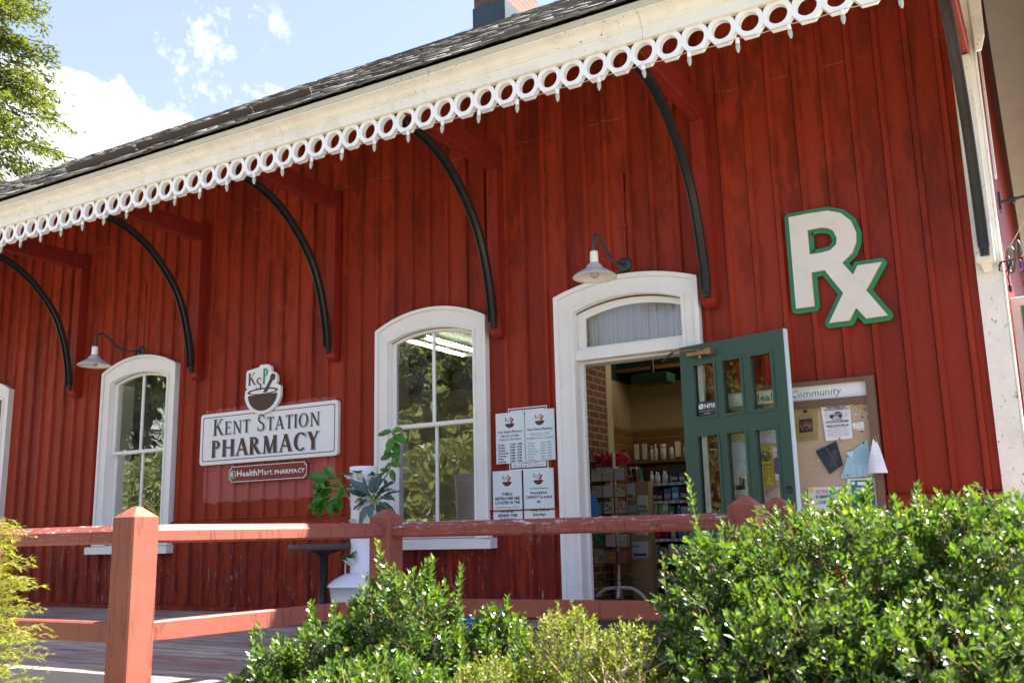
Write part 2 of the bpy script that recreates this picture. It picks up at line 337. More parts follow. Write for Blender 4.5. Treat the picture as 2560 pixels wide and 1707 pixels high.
def words(body, x, z, y, size, align='CENTER', sx=1., shear=0., res=1, offset=0., mb=None, slope=0., fit=None):
    """lettering standing in the xz plane at depth y, baseline z"""
    cu = bpy.data.curves.new('t', 'FONT'); cu.body = body; cu.size = size; cu.align_x = align; cu.resolution_u = res; cu.shear = shear; cu.offset = offset; cu.fill_mode = 'FRONT'
    ob = bpy.data.objects.new('t', cu); COL.objects.link(ob); dg = bpy.context.evaluated_depsgraph_get(); dg.update()
    me = bpy.data.meshes.new_from_object(ob.evaluated_get(dg)); mb = mb or MB()
    if fit and len(me.vertices):
        xs = [v.co.x for v in me.vertices]; sx = fit/(max(xs)-min(xs))
    mb.add([(x+v.co.x*sx, y, z+v.co.y+slope*v.co.x) for v in me.vertices], [tuple(p.vertices) for p in me.polygons])
    bpy.data.objects.remove(ob); bpy.data.curves.remove(cu); bpy.data.meshes.remove(me)
    return mb
def arc_pts(cx, cz, rx, rz, a0, a1, n=14):
    return [(cx+rx*math.cos(R(a0+(a1-a0)*i/n)), cz+rz*math.sin(R(a0+(a1-a0)*i/n))) for i in range(n+1)]
def arch(x0, x1, zb, zs, za, n=14):
    """outline with a segmental-arch top, from bottom-left anticlockwise"""
    w = (x1-x0)/2; h = za-zs; r = (w*w+h*h)/(2*h); cx = (x0+x1)/2; cz = za-r; a = math.asin(w/r)
    return [(x0, zb), (x1, zb)] + [(cx+r*math.sin(a-2*a*i/n), cz+r*math.cos(a-2*a*i/n)) for i in range(n+1)]
def offset_poly(P, d):
    n = len(P); A = sum(P[i][0]*P[(i+1) % n][1]-P[(i+1) % n][0]*P[i][1] for i in range(n)); s = 1 if A > 0 else -1; out = []
    for i in range(n):
        a, b, c = Vector(P[i-1]), Vector(P[i]), Vector(P[(i+1) % n])
        n1 = Vector(((b-a).y, -(b-a).x)).normalized()*s; n2 = Vector(((c-b).y, -(c-b).x)).normalized()*s
        if (n1+n2).length < .5 or n1.dot(n2) < .2 and (b-a).cross(c-b)*s > 0:
            for k in range(4):
                t = k/3; out.append(tuple(b+(n1*(1-t)+n2*t).normalized()*d))
        else:
            k = d/max(.35, (1+n1.dot(n2))); out.append(tuple(b+(n1+n2)*k))
    return out

# serif lettering built from strokes (unit height, baseline 0)
def serif_letter(ch, mb, x, z, h, y, wt=1.):
    tk, tn, sv = .17*wt, .065*wt, .05
    polys = []
    def st(x0, z0, x1, z1, w): polys.append([(x0-w/2, z0), (x0+w/2, z0), (x1+w/2, z1), (x1-w/2, z1)])
    def bar(x0, x1, zc, t=tn): polys.append([(x0, zc-t/2), (x1, zc-t/2), (x1, zc+t/2), (x0, zc+t/2)])
    def sf(xc, zc, w=.30): polys.append([(xc-w/2, zc), (xc+w/2, zc), (xc+w/2, zc+sv), (xc-w/2, zc+sv)])
    def stem(xc, w=tk): st(xc, 0, xc, 1, w); sf(xc, 0); sf(xc, 1-sv)
    def ring(cx, cz, rx, rz, a0, a1, wx=tk, wz=tn, n=18):
        o = arc_pts(cx, cz, rx, rz, a0, a1, n); i = arc_pts(cx, cz, max(.01, rx-wx), max(.01, rz-wz), a0, a1, n)
        for k in range(n): polys.append([o[k], o[k+1], i[k+1], i[k]])
    adv = .7
    if ch == 'K': stem(.15); st(.22, .42, .62, 1, tn*1.2); st(.34, .58, .70, 0, tk); sf(.62, 1-sv, .26); sf(.72, 0, .28); adv = .86
    elif ch == 'E': stem(.15); bar(.15, .58, 1-tn/2); bar(.15, .48, .52); bar(.15, .60, tn/2); st(.57, .82, .57, 1, .05); st(.59, 0, .59, .2, .05); st(.48, .42, .48, .62, .04); adv = .70
    elif ch == 'N': st(.16, 0, .16, 1, tn*1.2); st(.16, 1, .74, 0, tk); st(.74, 0, .74, 1, tn*1.2); sf(.16, 0, .26); sf(.12, 1-sv, .2); sf(.74, 1-sv, .26); adv = .92
    elif ch == 'T': st(.36, 0, .36, 1, tk); sf(.36, 0); bar(.04, .68, 1-tn/2); st(.05, .80, .06, 1, .05); st(.67, .80, .66, 1, .05); adv = .72
    elif ch == 'S':
        ring(.30, .75, .25, .25, 40, 250, tk*.75, tn); ring(.29, .27, .27, .27, -140, 75, tk*.75, tn); st(.40, .42, .22, .58, tk*1.05); st(.50, .74, .50, .94, .05); st(.06, .06, .06, .27, .05); adv = .64
    elif ch == 'A': st(.10, 0, .40, 1, tn*1.2); st(.40, 1, .72, 0, tk); bar(.20, .58, .34); sf(.10, 0, .26); sf(.72, 0, .28); adv = .86
    elif ch == 'I': stem(.16); adv = .36
    elif ch == 'O': ring(.44, .5, .42, .52, 0, 360, tk, tn, 28); adv = .92
    elif ch in 'PR':
        stem(.15); ring(.26, .745, .33, .255, -90, 90, tk*.9, tn); bar(.15, .28, 1-tn/2); bar(.15, .28, .49+tn/2)
        if ch == 'R': st(.34, .50, .66, 0, tk); sf(.70, 0, .22); adv = .80
        else: adv = .68
    elif ch == 'H': stem(.15); stem(.70); bar(.15, .70, .52); adv = .88
    elif ch == 'M': st(.14, 0, .18, 1, tn*1.2); st(.20, 1, .48, 0, tk); st(.48, 0, .78, 1, tn*1.2); st(.82, 0, .80, 1, tk); sf(.14, 0, .26); sf(.82, 0); sf(.14, 1-sv, .2); sf(.84, 1-sv, .22); adv = 1.02
    elif ch == 'C': ring(.44, .5, .42, .52, 48, 312, tk, tn, 22); st(.73, .72, .73, .95, .05); adv = .80
    elif ch == 'Y': st(.36, 0, .36, .48, tk); st(.36, .45, .12, 1, tk); st(.36, .45, .62, 1, tn*1.2); sf(.36, 0); sf(.12, 1-sv, .28); sf(.62, 1-sv, .24); adv = .72
    elif ch == 'U': st(.16, .3, .16, 1, tk); st(.66, .3, .66, 1, tn); ring(.41, .3, .33, .3, 180, 360, tk, tn); sf(.16, 1-sv); sf(.66, 1-sv, .22); adv = .82
    elif ch == ' ': adv = .42
    for i, p in enumerate(polys):
        k = y-.00012*i; mb.add([(x+a*h, k, z+b*h) for a, b in p], [tuple(range(len(p)))])
    return adv*h
def serif(body, x0, x1, z, y, big, small, wt=1., mb=None, slope=0):
    """capitals at height big, lower case drawn as small capitals, spread over x0..x1"""
    def run(mb, sc, dx):
        x = dx
        for ch in body:
            h = big if ch.isupper() or ch == ' ' else small
            n0 = len(mb.v); adv = serif_letter(ch.upper(), mb, 0, z, h, y, wt)
            for i in range(n0, len(mb.v)):
                v = mb.v[i]; mb.v[i] = (x+v[0]*sc, v[1], v[2]+slope*(x-dx))
            x += adv*sc+big*.05*sc
        return x
    w = run(MB(), 1, 0); mb = mb or MB(); run(mb, (x1-x0)/w, x0); return mb

# ================================================================== the setting: ground and platform
mb = MB(); mb.add([(-400, -400, -.85), (400, -400, -.85), (400, 400, -.85), (-400, 400, -.85)], [(0, 1, 2, 3)])
tag(mb.build('ground', M['ground']), kind='structure')
def deck():
    mb = MB(); mb.rnd = []
    y = -.002
    while y > -4.28:
        y0 = y-.135
        xe = 2.6 if y > -2.1 else (-1.3 if y > -2.35 else -3.42 + (y+2.45)*.13)
        x = -17.
        while x < xe-.01:
            x1 = min(xe, x+random.uniform(2.4, 4.2))
            if xe-x1 < .5: x1 = xe
            n0 = len(mb.f); dz = random.uniform(-.003, .002); mb.box(x, x1-.004, y0, y, -.04, dz); mb.rnd += [random.random()]*(len(mb.f)-n0); x = x1
        y = y0-.006
    n0 = len(mb.f)
    mb.box(-17, -3.66, -4.33, -4.287, -.3, -.006); mb.box(-3.44, 2.6, -2.42, -2.385, -.3, -.006); mb.rnd += [.2]*(len(mb.f)-n0)
    tag(mb.build('deck_floor', M['deck'], rnd=True), kind='structure')
deck()

# ================================================================== the station building
B = thing('station_building', (-6, 0, 0), 'long red board-and-batten station building with white scalloped eaves and green door', 'building')
WIN = (-4.865, -8.755, -11.69)
W_OUT = [(c-.6, c+.6) for c in WIN]
DOOR_O = (-3.585, -2.335)
BAT0, BATP = -.4806, .2005
def front_wall():
    holes = [arch(c-.475, c+.475, .655, 2.44, 2.53) for c in WIN]
    holes.append(arch(-3.42, -2.475, .0, 2.46, 2.55))
    outer = [(-18, -.16), (-.39, -.16), (-.39, 5.2), (-18, 5.2)]
    mb = flat([outer]+holes, .1, 0)
    def batten(x, z0, z1):
        a, b, h = .028, .017, .026
        mb.loft([[(x-a, 0, z), (x-a, -.006, z), (x-b, -h, z), (x+b, -h, z), (x+a, -.006, z), (x+a, 0, z)] for z in (z0, z1)])
    def top(x, c, w=.6, zs=2.55, za=2.70):
        rr_ = (w*w+(za-zs)**2)/(2*(za-zs)); return za-rr_+math.sqrt(max(0, rr_*rr_-(x-c)**2))
    k = 0
    while True:
        x = BAT0-BATP*k; k += 1
        if x < -17.9: break
        x += random.uniform(-.004, .004)
        segs = [(.885, 5.15), (.05, .775)]
        for c in WIN:
            if abs(x-c) < .625: segs = [(top(min(max(x, c-.59), c+.59), c)-.01, 5.15), (.05, .565)]
        if abs(x+2.96) < .65: segs = [(top(x, -2.96, .625, 2.60, 2.71)-.01, 5.15)]
        for a, b in segs: batten(x, a, b)
    # belt board and rough sill plank
    ed = sorted([(-18, )]+[], key=lambda q: q[0])
    xs = [-18, W_OUT[2][0], W_OUT[2][1], W_OUT[1][0], W_OUT[1][1], W_OUT[0][0], W_OUT[0][1], DOOR_O[0], -1.112, -.40]
    for a, b in zip(xs[::2], xs[1::2]):
        mb.box(a+.001, b-.001, -.03, 0, .78, .862); mb.profile([(0, .862), (-.042, .862), (-.042, .872), (0, .884)], a+.001, b-.001)
    for a, b in ((-18, DOOR_O[0]), (DOOR_O[1], -.40)):
        mb.profile([(0, -.1), (-.035, -.1), (-.035, .035), (0, .052)], a+.001, b-.001)
    mb.build('front_wall', M['siding'], B)
front_wall()
def gable_z(y): return min(4.05+.698*(y+1.6), 7.25-.596*(y-3.0))
mb = MB(); g_ = [(.002, -.16), (8.99, -.16), (8.99, gable_z(9)-.03), (3.0, 7.17), (.002, gable_z(0)-.03)]
mb.loft([[(-.39, y, z) for y, z in g_], [(-.248, y, z) for y, z in g_]])
for k in range(70):
    y = .10+k*.125; mb.box(-.248, -.243, y, y+.106, -.16, gable_z(y+.05)-.12)
mb.build('end_wall', M['siding'], B)
mb = MB(); mb.box(-18, -17.9, .1, 9, -.16, 4.5); mb.box(-17.9, -.39, 8.9, 9, -.16, 4.5)
mb.build('rear_wall', M['siding'], B)
def corner():
    mb = MB()
    mb.cbox(-.40, -.251, -.045, 0, -.1, 4.4, .004); mb.cbox(-.249, -.237, -.045, .09, -.1, 4.4, .003)
    mb.cbox(-.385, -.275, -.15, -.046, 2.36, 3.84, .008)
    mb.loft([[(-.365, -.046, 2.36), (-.295, -.046, 2.36), (-.295, -.12, 2.36), (-.365, -.12, 2.36)], [(-.35, -.046, 2.31), (-.31, -.046, 2.31), (-.31, -.08, 2.31), (-.35, -.08, 2.31)]])
    # shaped drop where the eaves moulding returns
    mb.loft([[(-.235, -.10, 4.4), (-.16, -.10, 4.4), (-.16, -.047, 4.4), (-.235, -.047, 4.4)], [(-.235, -.10, 3.98), (-.17, -.10, 3.98), (-.17, -.047, 3.98), (-.235, -.047, 3.98)], [(-.235, -.08, 3.88), (-.20, -.08, 3.88), (-.20, -.047, 3.88), (-.235, -.047, 3.88)]])
    mb.build('corner_board', M['cornice'], B)
corner()
for bx_ in ((.62, .74, 3.2, 4.4),):
    mb = MB(); mb.box(-.2425, -.228, *bx_); mb.build('end_trim', M['trim'], B)

def window(c, i):
    out = arch(c-.6, c+.6, .648, 2.55, 2.70, 18); inn = arch(c-.462, c+.462, .648, 2.43, 2.515, 18)
    # casing is an open-bottomed arch: cut with the inner outline
    ring_ = [(c-.6, .648), (c-.462, .648)] + inn[2:][::-1] + [(c+.462, .648), (c+.6, .648)] + out[2:]
    mb = flat([ring_], .05, -.05)
    o2 = arch(c-.572, c+.572, .65, 2.53, 2.672, 18)
    band = [(c-.602, .65), (c-.572, .65)] + o2[2:][::-1] + [(c+.572, .65), (c+.602, .65)] + arch(c-.602, c+.602, .65, 2.552, 2.702, 18)[2:]
    mb2 = flat([band], .02, -.072); mb.add(mb2.v, mb2.f)
    i3 = arch(c-.487, c+.487, .65, 2.446, 2.534, 18)
    bead = [(c-.487, .65), (c-.464, .65)] + arch(c-.464, c+.464, .65, 2.431, 2.517, 18)[2:][::-1] + [(c+.464, .65), (c+.487, .65)] + i3[2:]
    mb2 = flat([bead], .012, -.063); mb.add(mb2.v, mb2.f)
    for s in (-1, 1): mb.box(*sorted((c+s*.4625, c+s*.474)), .0, .27, .66, 2.43)
    w = mb.build('window', M['trim'], B)
    mb = MB(); mb.loft([[(c-.655, 0, .565), (c+.645, 0, .565), (c+.645, 0, .65), (c-.655, 0, .65)], [(c-.655, -.115, .562), (c+.645, -.115, .562), (c+.645, -.115, .634), (c-.655, -.115, .634)]])
    fix_normals(mb.build('sill', M['trim'], w))
    # upper and lower sash
    up_o = arch(c-.461, c+.461, 1.635, 2.428, 2.512, 18); up_l = []
    g = arch(c-.418, c+.418, 1.668, 2.415, 2.487, 18)
    half = lambda s: None
    mb = flat([up_o, g], .035, .012)
    mb.box(c-.014, c+.014, .016, .04, 1.668, 2.484)
    mb2 = flat([[(c-.461, .65), (c+.461, .65), (c+.461, 1.664), (c-.461, 1.664)], [(c-.418, .80), (c+.418, .80), (c+.418, 1.632), (c-.418, 1.632)]], .035, .05); mb.add(mb2.v, mb2.f)
    mb.box(c-.014, c+.014, .054, .078, .80, 1.632)
    mb.build('sash', M['trim'], w)
    mb = flat([arch(c-.418, c+.418, 1.668, 2.415, 2.487, 18)], 0, .026); mb2 = flat([[(c-.418, .80), (c+.418, .80), (c+.418, 1.632), (c-.418, 1.632)]], 0, .064); mb.add(mb2.v, mb2.f)
    mb.build('pane', M['glass'], w)
for i, c in enumerate(WIN): window(c, i)

def door_frame():
    xl, xr = -3.41, -2.48; oL, oR = DOOR_O
    out = arch(oL, oR, -.02, 2.60, 2.71, 20); inn = arch(xl, xr, -.02, 2.455, 2.54, 20)
    ring_ = [(oL, -.02), (xl, -.02)] + inn[2:][::-1] + [(xr, -.02), (oR, -.02)] + out[2:]
    mb = flat([ring_], .055, -.055)
    a = arch(oL+.035, oR-.035, -.018, 2.577, 2.677, 20)
    band = [(oL-.002, -.018), (oL+.035, -.018)] + a[2:][::-1] + [(oR-.035, -.018), (oR+.002, -.018)] + arch(oL-.002, oR+.002, -.018, 2.602, 2.712, 20)[2:]
    q = flat([band], .022, -.078); mb.add(q.v, q.f)
    a = arch(xl-.03, xr+.03, -.018, 2.475, 2.565, 20)
    bead = [(xl-.03, -.018), (xl-.003, -.018)] + arch(xl-.003, xr+.003, -.018, 2.457, 2.543, 20)[2:][::-1] + [(xr+.003, -.018), (xr+.03, -.018)] + a[2:]
    q = flat([bead], .014, -.07); mb.add(q.v, q.f)
    mb.box(xl-.011, xl-.0005, .0, .10, .0, 2.44); mb.box(xr+.0005, xr+.011, .0, .10, .0, 2.44)      # jamb reveals
    mb.box(xl, xr, -.03, .20, 2.055, 2.14); mb.box(xl, xr, .06, .20, 2.035, 2.054)                 # transom bar, stop
    mb.box(xl, xl+.022, .05, .09, .05, 2.035)
    w = mb.build('door_frame', M['trim'], B)
    q = flat([arch(xl+.002, xr-.002, 2.142, 2.45, 2.53, 20), arch(-3.335, -2.485-.005, 2.165, 2.405, 2.475, 18)], .035, .01)
    q.build('sash', M['trim'], w)
    flat([arch(-3.335, -2.49, 2.165, 2.405, 2.475, 18)], 0, .024).build('pane', M['tglass'], w)
    mb = MB(); mb.box(xl, xr, -.07, .26, -.02, .055); mb.build('threshold', M['woodfloor'], w)
    mb = MB(); n = 150; top = []; bot = []
    for i in range(n+1):
        x = -3.345+.86*i/n; y = .085+.020*math.sin(i*1.35+.9*math.sin(i*.31))+.010*math.sin(i*.53)
        top.append((x, y, 2.50)); bot.append((x+.004*math.sin(i*.9), y+.004, 2.14))
    mb.loft([bot, top], caps=False, smooth=True, closed=False); mb.build('curtain', M['curtain'], w)
door_frame()

HG = Vector((-2.5, -.055, 0)); DE = Vector((-1.63, -.30, 0)); DU = (DE-HG).normalized(); DN = Vector((DU.y, -DU.x, 0))   # DN faces the visitor
def leaf_xf(mb):
    for i, v in enumerate(mb.v):
        p = HG+DU*v[0]+DN*(-v[1]); mb.v[i] = (p.x, p.y, v[2])
    return mb
def door_leaf():
    lites = [(.118, .30, 1.50, 1.895), (.372, .532, 1.50, 1.895), (.612, .782, 1.50, 1.895), (.118, .30, .79, 1.36), (.372, .532, .79, 1.36), (.612, .782, .79, 1.36)]
    loops = [[(0, .07), (.893, .07), (.893, 2.05), (0, 2.05)]]+[[(a, c), (b, c), (b, d), (a, d)] for a, b, c, d in lites]
    mb = flat(loops, .045, -.0225)
    for a, b, c, d in lites:
        for z in (-.0285, .0225):
            q = flat([[(a-.016, c-.016), (b+.016, c-.016), (b+.016, d+.016), (a-.016, d+.016)], [(a+.004, c+.004), (b-.004, c+.004), (b-.004, d-.004), (a+.004, d-.004)]], .006, z); mb.add(q.v, q.f)
    for a, b in ((.1, .42), (.48, .79)):
        q = flat([[(a, .16), (b, .16), (b, .68), (a, .68)], [(a+.05, .21), (b-.05, .21), (b-.05, .63), (a+.05, .63)]], .008, -.0305); mb.add(q.v, q.f)
    d = fix_normals(leaf_xf(mb).build('door', M['green'], B)); d['label'] = 'green six-light door standing open'
    mb = MB()
    mb.box(.8935, .902, -.0225, .0225, .07, 2.05); leaf_xf(mb).build('edge_strip', M['edge'], d)
    mb = MB()
    for a, b, c, e in lites: mb.add([(a, 0, c), (b, 0, c), (b, 0, e), (a, 0, e)], [(0, 1, 2, 3)])
    leaf_xf(mb).build('pane', M['dglass'], d)
    mb = MB(); mb.cbox(.10, .315, -.075, -.024, 1.955, 1.992, .006); mb.cbox(.27, .32, -.08, -.024, 1.95, 1.998, .004)
    mb.tube([(.205, -.05, 1.955), (.205, -.05, 1.935)], .014, 10); mb.obox((.19, -.066, 2.0), (.0, -.10, 2.012), .022, .006); mb.obox((.0, -.10, 2.012), (-.22, .06, 1.985), .022, .006)
    mb.tube([(.19, -.055, 1.985), (.19, -.055, 2.006)], .012, 8)
    leaf_xf(mb).build('closer', M['bronze'], d)
    mb = MB(); mb.lathe([(0, 0), (.027, 0), (.027, -.004), (.022, -.004), (.02, .012), (0, .012)], (.845, -.0235, .93), 18, axis='y'); leaf_xf(mb).build('lock_hole', M['frameblack'], d)
    mb = MB(); mb.box(.124, .296, -.006, -.003, 1.502, 1.613); leaf_xf(mb).build('sticker', M['frameblack'], d)
    mb = words('NFIB', .185, 1.562, -.0068, .047, 'LEFT', fit=.10, offset=.001); mb.add([(.137, -.0068, 1.56), (.176, -.0068, 1.56), (.137, -.0068, 1.596)], [(0, 1, 2)]); mb.add([(.144, -.0068, 1.598), (.178, -.0068, 1.598), (.178, -.0068, 1.563)], [(0, 1, 2)])
    words('The Voice of Small Business', .21, 1.541, -.0068, .009, fit=.14, mb=mb); words('MEMBER', .21, 1.52, -.0068, .011, fit=.05, mb=mb)
    leaf_xf(mb).build('sticker_lettering', M['white'], d)
door_leaf()

# ------------------------------------------------------------------ eaves, roof, chimney
EY = -1.5
def eaves():
    x0, x1 = -18.6, .35
    mb = MB(); prof = [(EY+.06, 3.867), (EY, 3.867), (EY, 3.948), (EY-.010, 3.951), (EY-.010, 3.960), (EY-.018, 3.966)]
    for k in range(8):
        t = k/7*math.pi/2; prof.append((EY-.022-.075*(1-math.cos(t)), 3.968+.048*math.sin(t)))
    prof += [(EY-.103, 4.018), (EY-.103, 4.027), (EY-.05, 4.032), (EY+.06, 4.032)]
    xs = [x0, -15.2, -11.9, -8.62, -5.31, -2.12, x1]
    for a, b in zip(xs, xs[1:]): dz = random.uniform(-.002, .002); mb.profile([(y, z+dz) for y, z in prof], a+.0015, b-.0015)
    mb.build('cornice', M['cornice'], B)
    mb = MB(); mb.profile([(EY-.02, 4.0325), (EY-.106, 4.0285), (EY-.112, 4.034), (EY-.112, 4.074), (EY-.02, 4.12)], x0, x1+.02); mb.build('drip_edge', M['gutter'], B)
    mb = MB(); mb.profile([(EY+.065, 4.04), (-.002, 5.08), (-.002, 5.10), (EY+.065, 4.06)], x0, -.01); 
    for (ya, yb) in ((EY+.1, 2.99), (3.01, 9.3)): mb.loft([[(-.242, ya, gable_z(ya)-.045), (.35, ya, gable_z(ya)-.045), (.35, ya, gable_z(ya)-.02), (-.242, ya, gable_z(ya)-.02)], [(-.242, yb, gable_z(yb)-.045), (.35, yb, gable_z(yb)-.045), (.35, yb, gable_z(yb)-.02), (-.242, yb, gable_z(yb)-.02)]])
    mb.build('soffit', M['soffit'], B)
    # pierced scallop trim: rings with round shoulders and faceted feet
    p = .1776; n = int((x1-x0)/p); mb = MB()
    for k in range(n):
        cx = -2.841+p*(round((x0+2.841)/p)+k); cz = 3.787+random.uniform(-.0018, .0018)
        if cx > x1-.05: continue
        a = .0886; oc = arc_pts(cx, cz, .097, .098, -12, 192, 14)+[(cx-.088, cz-.040), (cx-.043, cz-.098), (cx+.043, cz-.098), (cx+.088, cz-.040)]
        oc = [(min(max(x, cx-a), cx+a), z) for x, z in oc]; oc = [q for t, q in enumerate(oc) if t == 0 or (abs(q[0]-oc[t-1][0])+abs(q[1]-oc[t-1][1])) > 1e-4]
        q = flat([oc, arc_pts(cx, cz, .0625, .065, 0, 345, 23)], .046, EY+.03); mb.add(q.v, q.f)
    mb.build('scallop_trim', M['ring'], B)
eaves()
def roof():
    sl = Vector((0, 1, .698)).normalized(); nrm = Vector((0, -.698, 1)).normalized(); e0 = Vector((0, EY-.135, 4.098)); L = 4.635*math.sqrt(1+.698**2)
    mb = MB(); mb.rnd = []
    c = 0; s = 0.
    while s < L:
        x = -18.7-random.random()*.3
        while x < .36:
            w = random.choice((.14, .165, .2, .24)); x1 = min(x+w-.004, .38); d = random.uniform(-.012, .012); lift = random.uniform(.004, .014); tl = random.uniform(-.004, .006)
            a = e0+sl*(s+d)+nrm*(lift+tl); a2 = e0+sl*(s+d)+nrm*(lift-tl); b = e0+sl*(s+.17)
            P = [(x, a.y, a.z), (x1, a2.y, a2.z), (x1, b.y, b.z), (x, b.y, b.z)]
            lo = e0+sl*(s+d)-nrm*.004; n0 = len(mb.f)
            mb.add(P+[(x, lo.y, lo.z), (x1, lo.y, lo.z)], [(0, 1, 2, 3), (4, 5, 1, 0)])
            mb.rnd += [min(1, random.random()**1.6)]*2; x += w
        s += .145; c += 1
    ridge_y, ridge_z = (e0+sl*L).y, (e0+sl*L).z
    n0 = len(mb.f); mb.add([(-18.7, ridge_y, ridge_z), (.38, ridge_y, ridge_z), (.38, 9.6, 3.4), (-18.7, 9.6, 3.4)], [(0, 1, 2, 3)])
    mb.add([(.38, e0.y, e0.z-.02), (.38, ridge_y, ridge_z-.02), (.38, 9.6, 3.38)], [(0, 1, 2)]); mb.add([(-18.7, e0.y, e0.z-.02), (-18.7, ridge_y, ridge_z-.02), (-18.7, 9.6, 3.38)], [(0, 1, 2)])
    a = e0-nrm*.012; b = e0+sl*L-nrm*.012; mb.add([(-18.7, a.y, a.z), (.37, a.y, a.z), (.37, b.y, b.z), (-18.7, b.y, b.z)], [(0, 1, 2, 3)])
    # ridge caps
    x = -18.7
    while x < .2:
        mb.add([(x, ridge_y-.13, ridge_z-.07+random.uniform(0, .012)), (x+.27, ridge_y-.13, ridge_z-.065), (x+.27, ridge_y, ridge_z+.02), (x, ridge_y, ridge_z+.025)], [(0, 1, 2, 3)]); x += .25
    mb.rnd += [random.random()*.6 for _ in range(len(mb.f)-n0)]
    rf = mb.build('roof', M['shingle'], B, rnd=True)
    # snow guards: long brown strips standing on the shingles
    for xa, xb, s0 in ((-8.80, -7.745, .70), (-7.735, -6.165, .74), (-6.155, -5.46, .76)):
        mb = MB(); p = e0+sl*s0; mb.obox((xa, p.y, p.z+.045), (xb, p.y, p.z+.045), .012, .07, up=nrm); mb.build('snow_guard', M['strip'], rf)
    return ridge_y, ridge_z
RY, RZ = roof()
def chimney():
    mb = MB(); mb.box(-6.06, -5.60, 2.72, 3.62, 7.0, 9.2); ch = mb.build('chimney', M['chim'], B)
    mb = MB(); mb.box(-6.075, -5.585, 2.705, 3.635, 7.0, 7.42); mb.build('flashing', M['copper'], ch)
chimney()

# ------------------------------------------------------------------ eave brackets
PX = (-2.242, -4.14, -5.982, -7.842, -9.838, -11.75, -13.65)
CURVE = [(-.122, 2.46), (-.128, 2.56), (-.15, 2.70), (-.205, 2.92), (-.29, 3.14), (-.385, 3.30), (-.54, 3.475), (-.74, 3.64), (-.97, 3.76), (-1.2, 3.815), (-1.4, 3.825)]
def spline(P, n):
    out = []
    for i in range(len(P)-1):
        p0, p1, p2, p3 = (Vector(P[max(0, min(len(P)-1, i+k))]) for k in (-1, 0, 1, 2))
        for j in range(n):
            t = j/n; out.append(.5*((2*p1)+(p2-p0)*t+(2*p0-5*p1+4*p2-p3)*t*t+(3*p1-p0-3*p2+p3)*t**3))
    return out+[Vector(P[-1])]
def bracket(x, white=False):
    mb = MB(); pts = spline(CURVE, 4); rings = {0: [], 1: [], 2: []}
    for i, p in enumerate(pts):
        d = (pts[min(i+1, len(pts)-1)]-pts[max(i-1, 0)]).normalized(); nn = Vector((-d.y, d.x))   # towards the lower outer side
        if nn.x > 0: nn = -nn
        nn = Vector((-d.y, d.x)) if (-d.y) < 0 else Vector((d.y, -d.x))
        f = lambda xo, o: (x+xo, p.x+nn.x*o, p.y+nn.y*o)
        rings[0].append([f(-.033, 0), f(.033, 0), f(.033, .022), f(-.033, .022)])
        rings[1].append([f(-.036, .0215), f(-.024, .0215), f(-.026, .048), f(-.034, .048)]); rings[2].append([f(.024, .0215), f(.036, .0215), f(.034, .048), f(.026, .048)])
    for k in rings: mb.loft(rings[k])
    y0 = -.124; mb.loft([[(x-.028, y0, 2.40), (x+.028, y0, 2.40), (x+.030, y0, 2.50), (x-.030, y0, 2.50)], [(x-.024, y0-.022, 2.405), (x+.024, y0-.022, 2.405), (x+.028, y0-.022, 2.50), (x-.028, y0-.022, 2.50)]])
    mb.lathe([(0, -.012), (.014, -.012), (.014, 0)], (x, y0-.022, 2.43), 8, axis='y')
    return mb
for x in (*PX, -.33):
    corner_ = x > -1; mb = MB()
    dx = .002 if not corner_ else .0
    mb.cbox(x-.05, x+.055, -1.46, -.001 if not corner_ else -.047, 3.848, 4.03, .008)
    br = mb.build('eave_bracket', M['beamred'], B)
    if not corner_:
        mb = MB(); r = [[(x-.055, -.001, z), (x+.055, -.001, z), (x+.055, -.115, z), (x-.055, -.115, z)] for z in (2.40, 3.846)]
        r.insert(0, [(x-.055, -.001, 2.36), (x+.055, -.001, 2.36), (x+.055, -.09, 2.36), (x-.055, -.09, 2.36)]); r.insert(0, [(x-.04, -.001, 2.335), (x+.04, -.001, 2.335), (x+.04, -.05, 2.335), (x-.04, -.05, 2.335)])
        mb.loft(r); mb.build('wall_post', M['red'], br)
    q = bracket(x)
    if corner_: q.v = [(a, b-.03, c) for a, b, c in q.v]
    fix_normals(q.build('iron_arm', M['iron'], br))

# ------------------------------------------------------------------ inside of the shop
def interior():
    mb = MB(); mb.box(-17.8, -.42, .102, 6, -.02, .03); mb.build('shop_floor', M['woodfloor'], B)
    mb = MB(); mb.box(-17.8, -.42, .102, 6, 2.94, 2.98); mb.build('shop_ceiling', M['dgreen'], B)
    mb = MB(); mb.box(-17.8, -4.36, 5.6, 5.7, .03, 2.94); mb.box(-4.35, -4.3, 2.2, 5.6, .03, 2.94); mb.box(-4.299, -.42, 3.15, 3.2, .03, 2.33); mb.build('shop_wall', M['beige'], B)
    mb = MB(); mb.box(-4.299, -.42, 3.16, 3.21, 2.331, 2.94); mb.box(-4.299, -4.285, 2.25, 3.15, 2.331, 2.94); mb.build('dark_frieze', M['dgreen'], B)
    mb = MB(); mb.box(-4.27, -.42, 3.12, 3.149, .03, 1.80); mb.box(-4.298, -4.271, 2.25, 3.149, .03, 1.80); mb.build('slat_panel', M['slats'], B)
    mb = MB(); mb.box(-4.5, -4.1, .28, 2.05, .03, 2.94); mb.build('brick_pier', M['inbrick'], B)
    mb = MB(); mb.box(-4.45, -4.095, 2.051, 2.19, .03, 2.94); mb.build('pier_trim', M['beigetrim'], B)
    mb = MB(); mb.box(-.9, -.42, .102, 6, .03, 2.94); mb.build('side_partition', M['beige'], B)
interior()
